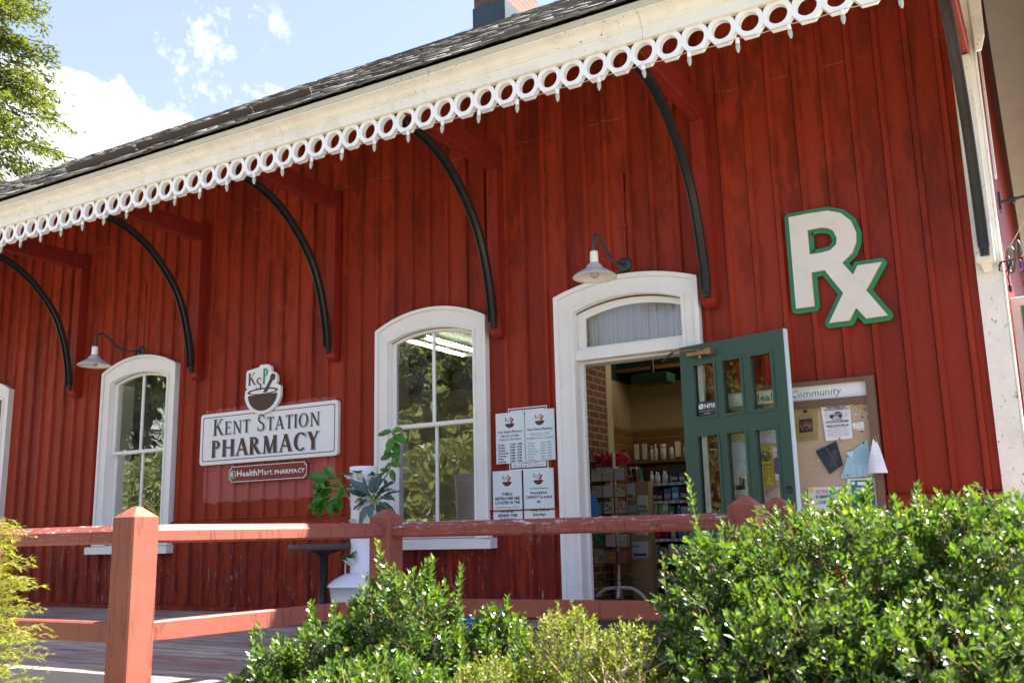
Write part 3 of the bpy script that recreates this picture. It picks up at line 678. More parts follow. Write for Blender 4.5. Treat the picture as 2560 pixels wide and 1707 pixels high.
def ceiling_light(x, y, label, on=True, l=1.22, rot=True):
    o = thing('ceiling_light', (x, y, 2.84), label, 'lamp', 'fluorescent lights on the shop ceiling')
    mb = MB(); mb.box(x-.03, x+.03, y-l/2-.03, y+l/2+.03, 2.88, 2.939); mb.box(x-.17, x+.17, y-l/2-.03, y-l/2, 2.84, 2.90); mb.box(x-.17, x+.17, y+l/2, y+l/2+.03, 2.84, 2.90); mb.build('housing', M['blackmetal'], o)
    for s in (-1, 1):
        mb = MB(); mb.cbox(x+s*.135-.022, x+s*.135+.022, y-l/2, y+l/2, 2.845, 2.88, .01); mb.build('tube', EM, o)
EM = mat_emit('fluorescent_glow', (1, .93, .78), 8)
ceiling_light(-6.22, 2.2, 'lit twin tube ceiling light seen through the window beside the planter')
ceiling_light(-2.55, 2.6, 'lit twin tube ceiling light just inside the open doorway')
ceiling_light(-10.4, 2.6, 'lit twin tube ceiling light deep behind the second window')

# ================================================================== things fixed to the front
def gooseneck(x, label, py, pz, pipe_top):
    o = thing('wall_lamp', (x, 0, pz), label, 'lamp', 'gooseneck lamps on the front wall')
    mb = MB(); mb.lathe([(0, 0), (.062, 0), (.062, -.014), (.05, -.02), (.022, -.03), (0, -.03)], (x, -.022, pz), 20, axis='y'); mb.tube([(x, -.03, pz), (x, -.075, pz)], .02, 10); mb.build('wall_plate', M['verdi'], o)
    path = spline([(x, -.06, pz) if 0 else Vector((x, -.06, pz)), Vector((x, -.19, pz-.02)), Vector((x, -.30, pz-.01)), Vector((x, -.40, pz+.045)), Vector((x, -.48, pz+.10)), Vector((x, -.545, pz+.118)), Vector((x, -.60, pz+.085)), Vector((x, -.617, pz+.02)), Vector((x, -.615, pz-.06))], 5)
    path = path
    mb = MB(); mb.tube(path, .0115, 10); mb.build('arm', M['verdi'], o)
    c = (x, -.615, pz-.235)
    mb = MB(); mb.lathe([(.0, .20), (.022, .20), (.027, .19), (.029, .115), (.038, .108), (.046, .10), (.058, .088), (.070, .066), (.09, .055), (.13, .032), (.160, .012), (.169, .0)], c, 32)
    sh = mb.build('shade', M['galv'], o)
    mb = MB(); mb.lathe([(.169, 0), (.165, -.004), (.157, .010), (.126, .028), (.086, .05), (.066, .062), (.05, .082), (0, .10)], c, 32); mb.build('shade_lining', M['enamel'], sh)
    mb = MB(); mb.lathe([(0, .203), (.029, .203), (.031, .19), (.032, .118), (.0295, .114)], c, 24); mb.build('neck', M['enamel'], sh)
    mb = MB(); mb.lathe([(.018, .078), (.022, .06), (.036, .03), (.034, .008), (.02, -.006), (0, -.01)], c, 16); mb.build('bulb', M['bulbwhite'], o)
    mb = MB(); mb.tube([(x+.005, -.012, pz+.06), (x+.005, -.012, pipe_top)], .011, 8); mb.cbox(x-.012, x+.022, -.034, -.001, pipe_top-.16, pipe_top, .006)
    mb.box(x-.022, x+.032, -.024, -.001, pz+.32, pz+.345); mb.build('conduit', M['red'], o)
gooseneck(-2.945, 'white-shaded gooseneck lamp over the open doorway', 0, 2.795, 3.58)
gooseneck(-8.76, 'white-shaded gooseneck lamp over the window beyond the shop name sign', 0, 2.745, 3.53)

def rrect(x0, x1, z0, z1, r, n=5):
    out = []
    for cx, cz, a in ((x0+r, z0+r, 180), (x1-r, z0+r, 270), (x1-r, z1-r, 0), (x0+r, z1-r, 90)):
        out += arc_pts(cx, cz, r, r, a, a+90, n)
    return out
def name_sign():
    o = thing('shop_sign', (-6.83, 0, 1.43), 'white shop name sign with mortar and pestle emblem rising from its top edge', 'sign')
    x0, x1, z0, z1 = -7.735, -5.905, 1.433, 1.955
    flat([rrect(x0, x1, z0, z1, .035)], .035, -.062).build('board', M['white'], o)
    flat([rrect(x0+.035, x1-.035, z0+.035, z1-.035, .02), rrect(x0+.043, x1-.043, z0+.043, z1-.043, .016)], .001, -.0635).build('border_line', M['brown'], o)
    a = dict(x0=-7.55, x1=-6.11); h = (.165, .132)
    def put(mat, name, dx, dz, dy):
        mb = serif('Kent Station', a['x0']+dx, a['x1']+dx, 1.728+dz, -.0632+dy, *h, .95); mb2 = serif('PHARMACY', -7.565+dx, -6.12+dx, 1.505+dz, -.0632+dy, .172, .172, 1.3)
        mb.add(mb2.v, mb2.f); mb.build(name, mat, o)
    put(M['bluegrey'], 'letter_shadow', .011, -.008, 0); put(M['brown'], 'lettering', 0, 0, -.0025)
    # emblem: bowl and letters on a white cut-out
    cx = -6.84
    bowl = [(cx-.225, 2.115)]+arc_pts(cx-.005, 2.112, .222, .195, 180, 360, 16)+[(cx+.217, 2.115)]
    outl = [(cx-.215, 2.16), (cx-.24, 2.14), (cx-.245, 2.10)]+arc_pts(cx-.005, 2.10, .245, .205, 190, 350, 16)+[(cx+.235, 2.10), (cx+.235, 2.14), (cx+.215, 2.165), (cx+.17, 2.175), (cx+.19, 2.21), (cx+.185, 2.26), (cx+.155, 2.295), (cx+.115, 2.30), (cx+.10, 2.36), (cx+.05, 2.385), (cx-.045, 2.385), (cx-.06, 2.365), (cx-.22, 2.345), (cx-.235, 2.32), (cx-.235, 2.17)]
    em = flat([outl], .03, -.098).build('emblem', M['white'], o)
    mb = flat([[(cx-.198, 2.088)]+arc_pts(cx-.004, 2.088, .197, .165, 186, 354, 18)+[(cx+.19, 2.088)]], .001, -.0993)
    rim = arc_pts(cx-.004, 2.118, .206, .034, 0, 360, 28)[:-1]; rim2 = arc_pts(cx-.004, 2.116, .172, .021, 0, 360, 28)[:-1]
    q = flat([rim, rim2], .001, -.0993); mb.add(q.v, q.f); q = flat([rim2], .0004, -.0989)
    q = flat([[(cx+.0, 2.10), (cx+.055, 2.105), (cx+.135, 2.225), (cx+.10, 2.245)]], .001, -.0999); mb.add(q.v, q.f)
    q = flat([arc_pts(cx+.128, 2.248, .036, .036, 0, 360, 18)[:-1]], .001, -.1003); mb.add(q.v, q.f)
    mb.build('bowl_design', M['brown'], em)
    mb = serif('K', cx-.205, cx-.085, 2.19, -.0995, .125, .125, 1.1); serif('S', cx-.095, cx+.0, 2.135, -.1005, .125, .125, 1.1, mb=mb); mb.build('emblem_letters', M['brown'], em)
    serif('P', cx-.005, cx+.08, 2.19, -.1015, .155, .155, 1.1).build('emblem_letter', M['lgreen'], em)
name_sign()
def small_sign():
    o = thing('shop_sign', (-6.83, 0, 1.235), 'narrow maroon pharmacy sign hung just below the white name sign', 'sign')
    x0, x1, z0, z1 = -7.315, -6.275, 1.238, 1.405
    def notch(d, r): 
        a, b, c, e = x0+d, x1-d, z0+d, z1-d
        return [*arc_pts(a, c, r, r, 90, 0, 4)]+[*arc_pts(b, c, r, r, 180, 90, 4)]+[*arc_pts(b, e, r, r, 270, 180, 4)]+[*arc_pts(a, e, r, r, 360, 270, 4)]
    flat([[(x0+.022, z0), (x1-.022, z0), (x1, z0+.022), (x1, z1-.022), (x1-.022, z1), (x0+.022, z1), (x0, z1-.022), (x0, z0+.022)]], .028, -.058).build('board', M['maroon'], o)
    mb = flat([notch(.006, .03), notch(.012, .03)], .001, -.0595); words('Health', -7.205, 1.297, -.0595, .085, 'LEFT', fit=.275, offset=.0016, mb=mb); words('Mart.', -6.92, 1.297, -.0595, .085, 'LEFT', fit=.205, mb=mb); words('PHARMACY', -6.695, 1.297, -.0595, .058, 'LEFT', fit=.385, offset=.0012, mb=mb)
    q = flat([arc_pts(-7.255, 1.32, .040, .040, 0, 360, 24)[:-1]], .001, -.0595); mb.add(q.v, q.f); mb.build('lettering', M['white'], o)
    q = flat([arc_pts(-7.255, 1.32, .036, .036, 0, 360, 24)[:-1]], .001, -.0605); rb = q.build('round_badge', M['lgreen'], o)
    serif('R', -7.285, -7.235, 1.30, -.0615, .045, .045, 1.2).build('badge_letter', M['white'], rb)
small_sign()
def rx_sign():
    o = thing('letter_sign', (-1.3, 0, 2.1), 'large white Rx letters edged in green on the wall above the notice board', 'sign')
    RX = [(-1.602, 2.934), (-1.447, 2.936), (-1.32, 2.932), (-1.23, 2.897), (-1.165, 2.825), (-1.137, 2.735), (-1.143, 2.663), (-1.175, 2.592), (-1.252, 2.528), (-1.185, 2.427), (-1.149, 2.49), (-.987, 2.489), (-1.108, 2.303), (-.982, 2.105), (-1.126, 2.102), (-1.186, 2.188), (-1.239, 2.102), (-1.378, 2.102), (-1.263, 2.306), (-1.379, 2.494), (-1.472, 2.49), (-1.472, 2.238), (-1.602, 2.238)][::-1]
    HO = [(-1.474, 2.812), (-1.37, 2.814), (-1.325, 2.80), (-1.292, 2.773), (-1.272, 2.715), (-1.281, 2.668), (-1.325, 2.634), (-1.38, 2.626), (-1.474, 2.626)][::-1]
    # smooth the bowl
    g = offset_poly(RX, .034); hg = offset_poly(HO, -.036)
    flat([g, hg], .018, -.042).build('backing', M['rxgreen'], o)
    flat([RX, HO], .0215, -.064, .0).build('letters', M['rxwhite'], o)
    w = flat([offset_poly(RX, .0022), offset_poly(HO, -.0022)], .0135, -.0563); w.build('letter_edge', M['rxedge'], o)
rx_sign()
def notice(name, x0, x1, z0, z1, y, label, lines, cat='notice', mat='notice', emblem=True, holes=True):
    o = thing(name, ((x0+x1)/2, y, z0), label, cat, 'notices between window and door' if cat == 'notice' else None)
    flat([[(x0, z0), (x1, z0), (x1, z1), (x0, z1)]], .004, y).build('sheet', M[mat], o)
    mb = MB(); cx = (x0+x1)/2; f = y-.0008
    for body, dx, dz, size, al, fit, off in lines: words(body, (cx if al == 'CENTER' else x0)+dx, z1-dz, f, size, al, fit=fit, offset=off, mb=mb)
    mb.build('print', M['black'], o)
    if emblem:
        e = flat([[(cx-.05, z1-.135), (cx+.05, z1-.135), (cx+.05, z1-.03), (cx-.05, z1-.03)]], .0006, f); e.build('emblem_ground', M['paper'], o)
        mb = flat([arc_pts(cx, z1-.092, .045, .038, 180, 360, 10)], .0006, f-.0008)
        serif('K', cx-.045, cx-.018, z1-.075, f-.0012, .038, .038, mb=mb); serif('S', cx-.018, cx+.002, z1-.082, f-.0012, .036, .036, mb=mb); serif('P', cx+.003, cx+.028, z1-.075, f-.0012, .038, .038, mb=mb); mb.build('emblem', M['brown'], o)
        mb = MB(); mb.obox((cx+.012, f-.003, z1-.092), (cx+.036, f-.003, z1-.052), .014, .001, up=(0, -1, 0)); mb.build('pestle_mark', col((.35, .02, .02)), o)
days = 'Sunday: Monday: Tuesday: Wednesday: Thursday: Friday: Saturday'.split()
L1 = [('Kent Station Pharmacy', 0, .17, .03, 'CENTER', .235, .0006), ('FRONT STORE', 0, .205, .026, 'CENTER', .17, .0006), ('Hours of Operation', 0, .232, .026, 'CENTER', .21, .0006)]
for i, d in enumerate(days): L1 += [(d, .02, .275+i*.0235, .021, 'LEFT', None, .0008), (('11AM - 4PM' if i == 0 else '9AM - 6PM' if i < 6 else '9AM - 5PM'), .135, .275+i*.0235, .021, 'LEFT', .115, .0008)]
notice('opening_hours_notice', -4.19, -3.912, 1.255, 1.68, -.040, 'pale opening hours notice next to the window casing, headed front store', L1)
L2 = [('Kent Station Pharmacy', 0, .17, .03, 'CENTER', .235, .0006), ('Pharmacy Mgr.', 0, .20, .014, 'CENTER', .20, 0), ('Owner', 0, .215, .014, 'CENTER', .17, 0), ('PHARMACY Hours of Operation', 0, .24, .02, 'CENTER', .25, .0002)]
for i, d in enumerate(days): L2 += [(d, .02, .28+i*.0225, .02, 'LEFT', None, 0), (('CLOSED' if i == 0 else '9AM - 6PM' if i < 6 else '9AM - 5PM'), .14, .28+i*.0225, .02, 'LEFT', .10, 0)]
notice('opening_hours_notice', -3.900, -3.625, 1.262, 1.682, -.044, 'pale opening hours notice next to the door frame, headed pharmacy', L2)
L3 = [('PUBLIC', 0, .205, .033, 'CENTER', .10, .0014), ('RESTROOMS ARE', 0, .24, .033, 'CENTER', .235, .0014), ('LOCATED IN THE', 0, .275, .033, 'CENTER', .235, .0014), ('Kent Welcome Center', 0, .31, .026, 'CENTER', .225, 0), ('LOCATED', 0, .345, .033, 'CENTER', .125, .0014), ('BEHIND THIS', 0, .38, .033, 'CENTER', .185, .0014), ('BUILDING', 0, .415, .033, 'CENTER', .14, .0014)]
notice('restroom_notice', -4.232, -3.952, .765, 1.196, -.036, 'pale notice about public restrooms, lower pair, beside the window casing', L3)
L4 = [('Kent Station Pharmacy', 0, .165, .018, 'CENTER', .165, .0004), ('Prescriptions', 0, .205, .034, 'CENTER', .155, .001), ('CANNOT be picked', 0, .24, .034, 'CENTER', .245, .001), ('up:', 0, .275, .034, 'CENTER', .04, .001), ('* After 3PM on', 0, .345, .034, 'CENTER', .19, .001), ('Saturdays', 0, .38, .034, 'CENTER', .12, .001), ('* on Sundays', 0, .45, .034, 'CENTER', .18, .001)]
notice('prescription_notice', -3.935, -3.652, .70, 1.197, -.036, 'pale notice about picking up prescriptions, lower pair, beside the door frame', L4)
def hours_board():
    o = thing('hours_board', (-3.88, -.02, 1.2), 'framed white hours board mostly hidden behind two overlapping pale notices', 'sign')
    x0, x1, z0, z1 = -4.07, -3.70, 1.195, 1.715
    flat([[(x0, z0), (x1, z0), (x1, z1), (x0, z1)]], .008, -.030).build('board', M['white'], o)
    flat([[(x0+.008, z0+.008), (x1-.008, z0+.008), (x1-.008, z1-.008), (x0+.008, z1-.008)], [(x0+.02, z0+.02), (x1-.02, z0+.02), (x1-.02, z1-.02), (x0+.02, z1-.02)]], .0005, -.0305).build('border_line', M['frameblack'], o)
    serif('HOURS', -4.01, -3.76, 1.64, -.0312, .045, .045, 1.2).build('heading', M['black'], o); mb = MB(); words('Managing Pharmacist', -3.885, 1.225, -.0312, .022, fit=.30, mb=mb); words('Owner', -3.885, 1.245, -.0312, .02, fit=.2, mb=mb); mb.build('lettering', M['black'], o)
hours_board()

# ------------------------------------------------------------------ notice board and what is pinned to it
def bent_sheet(name, pts, y, label, cat, mat, group=None, lift=.0, n=6):
    """a sheet given by 4 corners (x,z) bl, br, tr, tl with its own curl off the board"""
    bl, br, tr, tl = [Vector(p) for p in pts]; mb = MB(); vs = []
    for j in range(n+1):
        for i in range(n+1):
            u, v = i/n, j/n; p = (bl*(1-u)+br*u)*(1-v)+(tl*(1-u)+tr*u)*v
            vs.append((p.x, y-lift*((1-v)**2*(.35+.65*abs(u-.35)))-.001*math.sin(u*5+v*3), p.y))
    mb.add(vs, [(j*(n+1)+i, j*(n+1)+i+1, (j+1)*(n+1)+i+1, (j+1)*(n+1)+i) for j in range(n) for i in range(n)], True)
    c = (bl+br+tr+tl)/4
    o = thing(name, (c.x, y, c.y), label, cat, group); sh = mb.build('sheet', mat, o)
    return o
def lines_on(o, x0, x1, zs, y, mat, name='print', size=.012, slope=0., texts=None):
    mb = MB()
    for i, z in enumerate(zs):
        t = texts[i % len(texts)] if texts else 'notice of the day for all'
        words(t, (x0+x1)/2, z, y, size, fit=(x1-x0)*(.95 if i % 3 else .7), mb=mb, slope=slope)
    mb.build(name, mat, o)
def board():
    o = thing('notice_board', (-1.65, 0, .6), 'walnut framed cork notice board with a white header, partly behind the open door', 'notice board')
    x0, x1, z0, z1 = -2.245, -1.115, .45, 1.695
    flat([[(x0, z0), (x1, z0), (x1, z1), (x0, z1)], [(x0+.055, z0+.055), (x1-.055, z0+.055), (x1-.055, z1-.03), (x0+.055, z1-.03)]], .05, -.074).build('frame', M['walnut'], o)
    mb = MB(); mb.box(x0+.05, x1-.05, -.062, -.03, 1.508, 1.562); mb.build('crossbar', M['walnut'], o)
    mb = MB(); mb.box(x0+.05, x1-.05, -.034, -.024, z0+.05, 1.512); mb.build('cork_panel', M['cork'], o)
    mb = MB(); mb.box(x0+.05, x1-.05, -.040, -.024, 1.561, 1.668); h = mb.build('header', M['white'], o)
    mb = words('Healthy', -1.985, 1.588, -.0408, .075, 'LEFT', fit=.27, offset=.0022); words('Community', -1.705, 1.590, -.0408, .075, 'LEFT', fit=.355, shear=.25, mb=mb); mb.build('header_lettering', M['lgreen'], h)
    Y = -.0375
    p = bent_sheet('concert_poster', ((-1.675, 1.268), (-1.53, 1.277), (-1.515, 1.505), (-1.68, 1.512)), Y, 'gold concert poster with a dark picture next to the door edge', 'poster', col((.34, .27, .10)))
    flat([[(-1.655, 1.335), (-1.56, 1.34), (-1.555, 1.435), (-1.65, 1.432)]], .001, Y-.0035).build('picture', col((.05, .025, .02)), p)
    mb = MB()
    for k in range(16): x = -1.645+.0052*k; z = 1.35+random.random()*.035; mb.add([(x, Y-.0045, z), (x+.004, Y-.0045, z), (x+.003, Y-.0045, z+.03+.02*random.random())], [(0, 1, 2)])
    mb.build('picture_detail', col((.45, .20, .08)), p); lines_on(p, -1.65, -1.55, (1.318, 1.305, 1.292, 1.46, 1.447), Y-.0035, M['brown'], size=.01, texts=('Music in the Nave', 'Evening of Song'))
    flat([[(-1.615, 1.478), (-1.588, 1.478), (-1.588, 1.497), (-1.615, 1.497)]], .001, Y-.0035).build('crest', M['black'], p)
    p = bent_sheet('car_show_poster', ((-1.475, 1.266), (-1.293, 1.273), (-1.292, 1.507), (-1.492, 1.512)), Y-.004, 'white vintage car show poster with a small grey car picture', 'poster', M['paper'], lift=.008)
    f = Y-.0135; mb = MB(); cx = -1.385
    for t, z, s, w, of in (('THE LITCHFIELD HILLS', 1.492, .016, .135, .0006), ('HISTORICAL AUTOMOBILE CLUB', 1.478, .016, .17, .0006), ('46TH ANNUAL', 1.408, .014, .07, .0004), ('AUTO SHOW & SWAP MEET', 1.390, .018, .16, .0008), ('SUNDAY, AUGUST 20TH, 2023', 1.362, .017, .15, .0008), ('rain or shine, bring the family', 1.35, .01, .12, 0), ('judging and trophies all day', 1.335, .01, .15, 0), ('food music and vendors', 1.322, .01, .13, 0), ('field opens early', 1.309, .01, .15, 0), ('parking close by', 1.296, .01, .14, 0)): words(t, cx, z, f, s, fit=w, offset=of, mb=mb)
    for k in range(5): words('class', -1.467, 1.462-.009*k, f, .007, 'LEFT', fit=.02, mb=mb); words('class', -1.335, 1.462-.009*k, f, .007, 'LEFT', fit=.03, mb=mb)
    mb.build('print', M['black'], p)
    mb = flat([[(-1.436, 1.430), (-1.345, 1.432), (-1.345, 1.45), (-1.36, 1.466), (-1.395, 1.466), (-1.40, 1.452), (-1.436, 1.447)]], .0008, f); car = mb.build('car_picture', col((.25, .26, .28)), p)
    mb = flat([arc_pts(-1.42, 1.432, .012, .012, 0, 350, 14)], .0008, f-.001)
    for q in (flat([arc_pts(-1.362, 1.433, .012, .012, 0, 350, 14)], .0008, f-.001), flat([[(-1.39, 1.453), (-1.365, 1.453), (-1.365, 1.463), (-1.388, 1.463)]], .0008, f-.001)): mb.add(q.v, q.f)
    mb.build('car_picture_detail', M['black'], car)
    a = bent_sheet('business_card', ((-1.285, 1.335), (-1.208, 1.343), (-1.212, 1.384), (-1.29, 1.380)), Y-.004, 'small white card pinned uppermost below the loose pins', 'card', M['paper'], lift=.006); lines_on(a, -1.275, -1.225, (1.362, 1.352), Y-.013, M['bluegrey'], size=.008)
    bent_sheet('business_card', ((-1.265, 1.328), (-1.215, 1.322), (-1.211, 1.35), (-1.262, 1.352)), Y-.001, 'small cream card peeping out under another pinned card', 'card', col((.75, .70, .58)))
    p = bent_sheet('dark_flyer', ((-1.468, 1.035), (-1.37, 1.095), (-1.405, 1.262), (-1.552, 1.20)), Y-.006, 'black tilted folded flyer hanging by one corner', 'flyer', col((.018, .02, .026), .3), lift=.02)
    mb = MB(); mb.obox((-1.475, -.072, 1.225), (-1.405, -.072, 1.075), .006, .003, up=(0, -1, 0)); mb.build('fold', col((.09, .10, .12), .3), p)
    lines_on(p, -1.455, -1.40, [1.19-.012*i for i in range(9)], -.069, col((.35, .36, .38)), size=.008, slope=.35)
    p = bent_sheet('torn_off_flyer', ((-1.40, 1.0), (-1.18, 1.012), (-1.197, 1.258), (-1.33, 1.17)), Y-.005, 'light blue flyer with tear-off tabs and a folded top corner', 'flyer', col((.36, .60, .68)), lift=.012)
    lines_on(p, -1.31, -1.21, [1.20-.013*i for i in range(9)], -.0515, col((.10, .22, .28)), size=.009, slope=.05)
    mb = MB()
    for k in range(5): mb.box(-1.372+.042*k, -1.3705+.042*k, -.056, -.0545, 1.005, 1.085)
    mb.build('tab_cut', col((.16, .30, .36)), p)
    mb = MB(); mb.add([(-1.35, -.05, 1.175), (-1.295, -.05, 1.19), (-1.30, -.062, 1.128)], [(0, 1, 2)]); mb.build('folded_corner', col((.55, .74, .80)), p)
    # white sheet curling over the frame
    mb = MB(); vs = []; n = 8
    for j in range(n+1):
        for i in range(n+1):
            u, v = i/n, j/n
            xl, xr = -1.205+.055*v, -1.07-.07*v; x = xl*(1-u)+xr*u; z = (1.022*(1-u)+1.02*u)*(1-v)+(1.275*(1-u)+1.278*u)*v
            vs.append((x, -.085-.055*(1-v)*(.4+.6*math.sin(u*2.6+.3))-.02*math.sin(v*4+u*2), z))
    mb.add(vs, [(j*(n+1)+i, j*(n+1)+i+1, (j+1)*(n+1)+i+1, (j+1)*(n+1)+i) for j in range(n) for i in range(n)], True)
    p = thing('curled_sheet', (-1.14, -.08, 1.02), 'white typed sheet curling out over the notice board frame', 'flyer'); mb.build('sheet', M['paper'], p)
    lines_on(p, -1.165, -1.105, (1.165, 1.135, 1.105, 1.09, 1.07), -.15, M['bluegrey'], size=.012, slope=-.1, texts=('The Class', 'meets here', 'each week'))
    p = bent_sheet('summer_camp_poster', ((-1.635, .78), (-1.375, .78), (-1.372, .945), (-1.628, .952)), Y-.002, 'white summer camp poster with coloured letters and yellow sun', 'poster', M['paper'])
    f = Y-.006; words('KCNS', -1.53, .905, f, .036, fit=.08, offset=.001).build('top_line', col((.75, .22, .06)), p); mb = words('SUMMER', -1.525, .87, f, .034, fit=.11, offset=.001); words('CAMP', -1.525, .833, f, .034, fit=.08, offset=.001, mb=mb); mb.build('lower_line', col((.02, .30, .24)), p)
    flat([arc_pts(-1.605, .93, .018, .018, 0, 350, 16)], .001, f).build('sun_disc', col((.9, .62, .05)), p); flat([arc_pts(-1.458, .915, .024, .024, 0, 350, 16)], .001, f).build('green_disc', col((.02, .33, .16)), p)
    mb = MB()
    for (dx, dz) in ((0, 0), (.024, .012), (.008, -.03), (.032, -.025), (.0, -.06)): mb.box(-1.425+dx, -1.405+dx, f-.002, f, .90+dz, .925+dz)
    mb.build('photos', col((.16, .13, .12)), p)
    p = bent_sheet('soccer_poster', ((-1.355, .74), (-1.165, .74), (-1.165, .995), (-1.355, .998)), Y-.003, 'green football poster mounted on a white sheet', 'poster', M['paper'])
    flat([[(-1.333, .745), (-1.185, .745), (-1.185, .982), (-1.333, .984)]], .001, f-.001).build('green_field', col((.015, .20, .09)), p)
    mb = words('2023 FALL', -1.26, .92, f-.003, .022, fit=.09, offset=.001); words('YOUTH SOCCER', -1.26, .897, f-.003, .022, fit=.12, offset=.001, mb=mb)
    for x, z in ((-1.318, .965), (-1.20, .972)): q = flat([arc_pts(x, z, .013, .013, 0, 350, 12)], .001, f-.003); mb.add(q.v, q.f)
    mb.box(-1.29, -1.235, f-.004, f-.003, .95, .972); mb.build('print', M['white'], p)
    # seen through the door's lower lights
    p = bent_sheet('yellow_poster', ((-1.962, .985), (-1.86, .985), (-1.858, 1.258), (-1.965, 1.258)), Y-.003, 'yellow tag sale poster behind the door glass', 'poster', col((.62, .45, .02)))
    flat([arc_pts(-1.912, 1.185, .043, .043, 0, 350, 18)], .001, f-.001).build('round_drawing', col((.07, .06, .04)), p); mb = words('ANNUAL TAG SALE', -1.912, 1.118, f-.001, .02, fit=.092, offset=.0008); words('Cemetery Hill', -1.912, 1.235, f-.001, .016, fit=.08, mb=mb)
    for k in range(7): words('saturday and sunday', -1.912, 1.095-.014*k, f-.001, .008, fit=.075, mb=mb)
    mb.build('print', M['black'], p)
    p = bent_sheet('purple_poster', ((-1.853, 1.01), (-1.77, 1.01), (-1.77, 1.24), (-1.856, 1.24)), Y-.001, 'purple and white poster beside the yellow one', 'poster', M['paper'])
    flat([[(-1.852, 1.06), (-1.775, 1.03), (-1.775, 1.17), (-1.84, 1.175), (-1.852, 1.15)]], .001, f+.001).build('purple_band', col((.18, .035, .30)), p)
    words('YES', -1.815, 1.195, f, .03, fit=.05, offset=.001).build('print', col((.35, .5, .03)), p)
    p = bent_sheet('rounded_sheet', ((-2.18, 1.06), (-2.05, 1.06), (-2.055, 1.30), (-2.18, 1.30)), Y-.003, 'pale blue arched sheet behind the middle door light', 'flyer', col((.55, .66, .80)))
    p = bent_sheet('runner_poster', ((-2.185, .90), (-2.06, .90), (-2.06, 1.06), (-2.185, 1.06)), Y-.001, 'white poster with dark silhouettes behind the middle door light', 'poster', M['paper']); mb = MB()
    for x, z, h in ((-2.11, .985, .06), (-2.095, .985, .05), (-2.085, .98, .055)): mb.obox((x, f-.001, z), (x+.006, f-.001, z+h), .009, .002, up=(0, -1, 0))
    mb.box(-2.17, -2.075, f-.002, f, .955, .985); words('MOVING', -2.12, .91, f-.001, .02, fit=.07, mb=mb); mb.build('print', M['black'], p)
    p = bent_sheet('letter_sheet', ((-1.96, 1.28), (-1.79, 1.28), (-1.79, 1.46), (-1.96, 1.46)), Y-.001, 'grey typed sheet high on the board behind the door glass', 'flyer', col((.58, .60, .64))); lines_on(p, -1.95, -1.8, [1.43-.014*i for i in range(9)], Y-.006, M['bluegrey'], size=.009)
    p = bent_sheet('pink_flyer', ((-1.93, .80), (-1.80, .84), (-1.82, .98), (-1.95, .90)), Y-.006, 'pink tilted flyer low behind the door glass', 'flyer', col((.72, .48, .50)))
    pins = [(-1.283, 1.503, (.8, .65, .02), 'yellow'), (-1.218, 1.497, (.8, .65, .02), 'yellow'), (-1.226, 1.461, (.8, .65, .02), 'yellow'), (-1.196, 1.466, (.02, .2, .08), 'green'), (-1.256, 1.436, (.8, .8, .78), 'white'), (-1.179, 1.437, (.8, .8, .78), 'white'), (-1.215, 1.414, (.02, .02, .03), 'black'), (-1.176, 1.405, (.65, .02, .05), 'red'), (-1.226, 1.316, (.02, .02, .03), 'black'), (-1.236, 1.29, (.8, .65, .02), 'yellow'),
            (-1.248, 1.378, (.8, .65, .02), 'yellow'), (-1.305, 1.508, (.65, .02, .04), 'red'), (-1.497, 1.508, (.65, .02, .04), 'red'), (-1.487, 1.503, (.8, .65, .02), 'yellow'), (-1.38, 1.278, (.65, .02, .04), 'red'), (-1.222, 1.236, (.02, .03, .09), 'dark blue'), (-1.346, 1.02, (.65, .02, .04), 'red'), (-1.54, 1.13, (.8, .8, .78), 'white')]
    where = ['beside the car show poster', 'at the top of the bare cork', 'second from the top on bare cork', 'beside the frame on bare cork', 'on bare cork above the card', 'on cork closest to the frame', 'alone above the small cards', 'on cork near the frame edge', 'under the small cards', 'lowest on the bare cork', 'holding the small cards', 'at the car poster corner near bare cork', 'at the gold poster corner', 'at the car poster corner near the gold poster', 'at the bottom of the car poster', 'in the light blue flyer', 'at the foot of the light blue flyer', 'alone on the cork below the gold poster']
    for (x, z, c, nm), w in zip(pins, where):
        mb = MB(); mb.lathe([(0, -.014), (.0062, -.012), (.0062, -.009), (.004, -.006), (.0055, 0), (0, 0)], (x, Y-.008, z), 8, axis='y')
        tag(mb.build('push_pin', col(c, .3), origin=(x, Y, z)), nm+' push pin '+w, 'push pin', 'pins on the notice board')
board()

# ------------------------------------------------------------------ string of lamps along the scallops
def string_lights():
    o = thing('string_light', (-2.77, EY+.01, 3.68), 'string of unlit clear bulbs hanging along the white scalloped trim', 'string light')
    xs = [-2.77-.3185*k for k in range(-7, 42)]; mb = MB(); path = []
    for k, x in enumerate(xs):
        path.append((x, EY+.010, 3.684)); path.append((x-.16, EY+.010, 3.684-.004-random.random()*.008))
    mb.tube(path, .003, 5); mb.build('wire', M['wire'], o)
    s = MB(); s.lathe([(.0, .006), (.0125, .006), (.0135, -.034), (0, -.036)], (0, 0, 0), 10); b = MB(); b.lathe([(.010, -.034), (.0155, -.05), (.0145, -.066), (.008, -.088), (0, -.098)], (0, 0, 0), 10)
    me = None
    for x in xs:
        ax = random.uniform(-.12, .12)
        if me is None: a = s.build('lamp_socket', M['socket'], None, (0, 0, 0)); c = b.build('clear_bulb', M['bulbwhite'], None, (0, 0, 0)); me = (a.data, c.data)
        else: a = bpy.data.objects.new('lamp_socket', me[0]); c = bpy.data.objects.new('clear_bulb', me[1]); COL.objects.link(a); COL.objects.link(c)
        a.parent = o; a.location = (x-o.location.x, .001, .002); a.rotation_euler = (0, ax, 0); c.parent = a
string_lights()

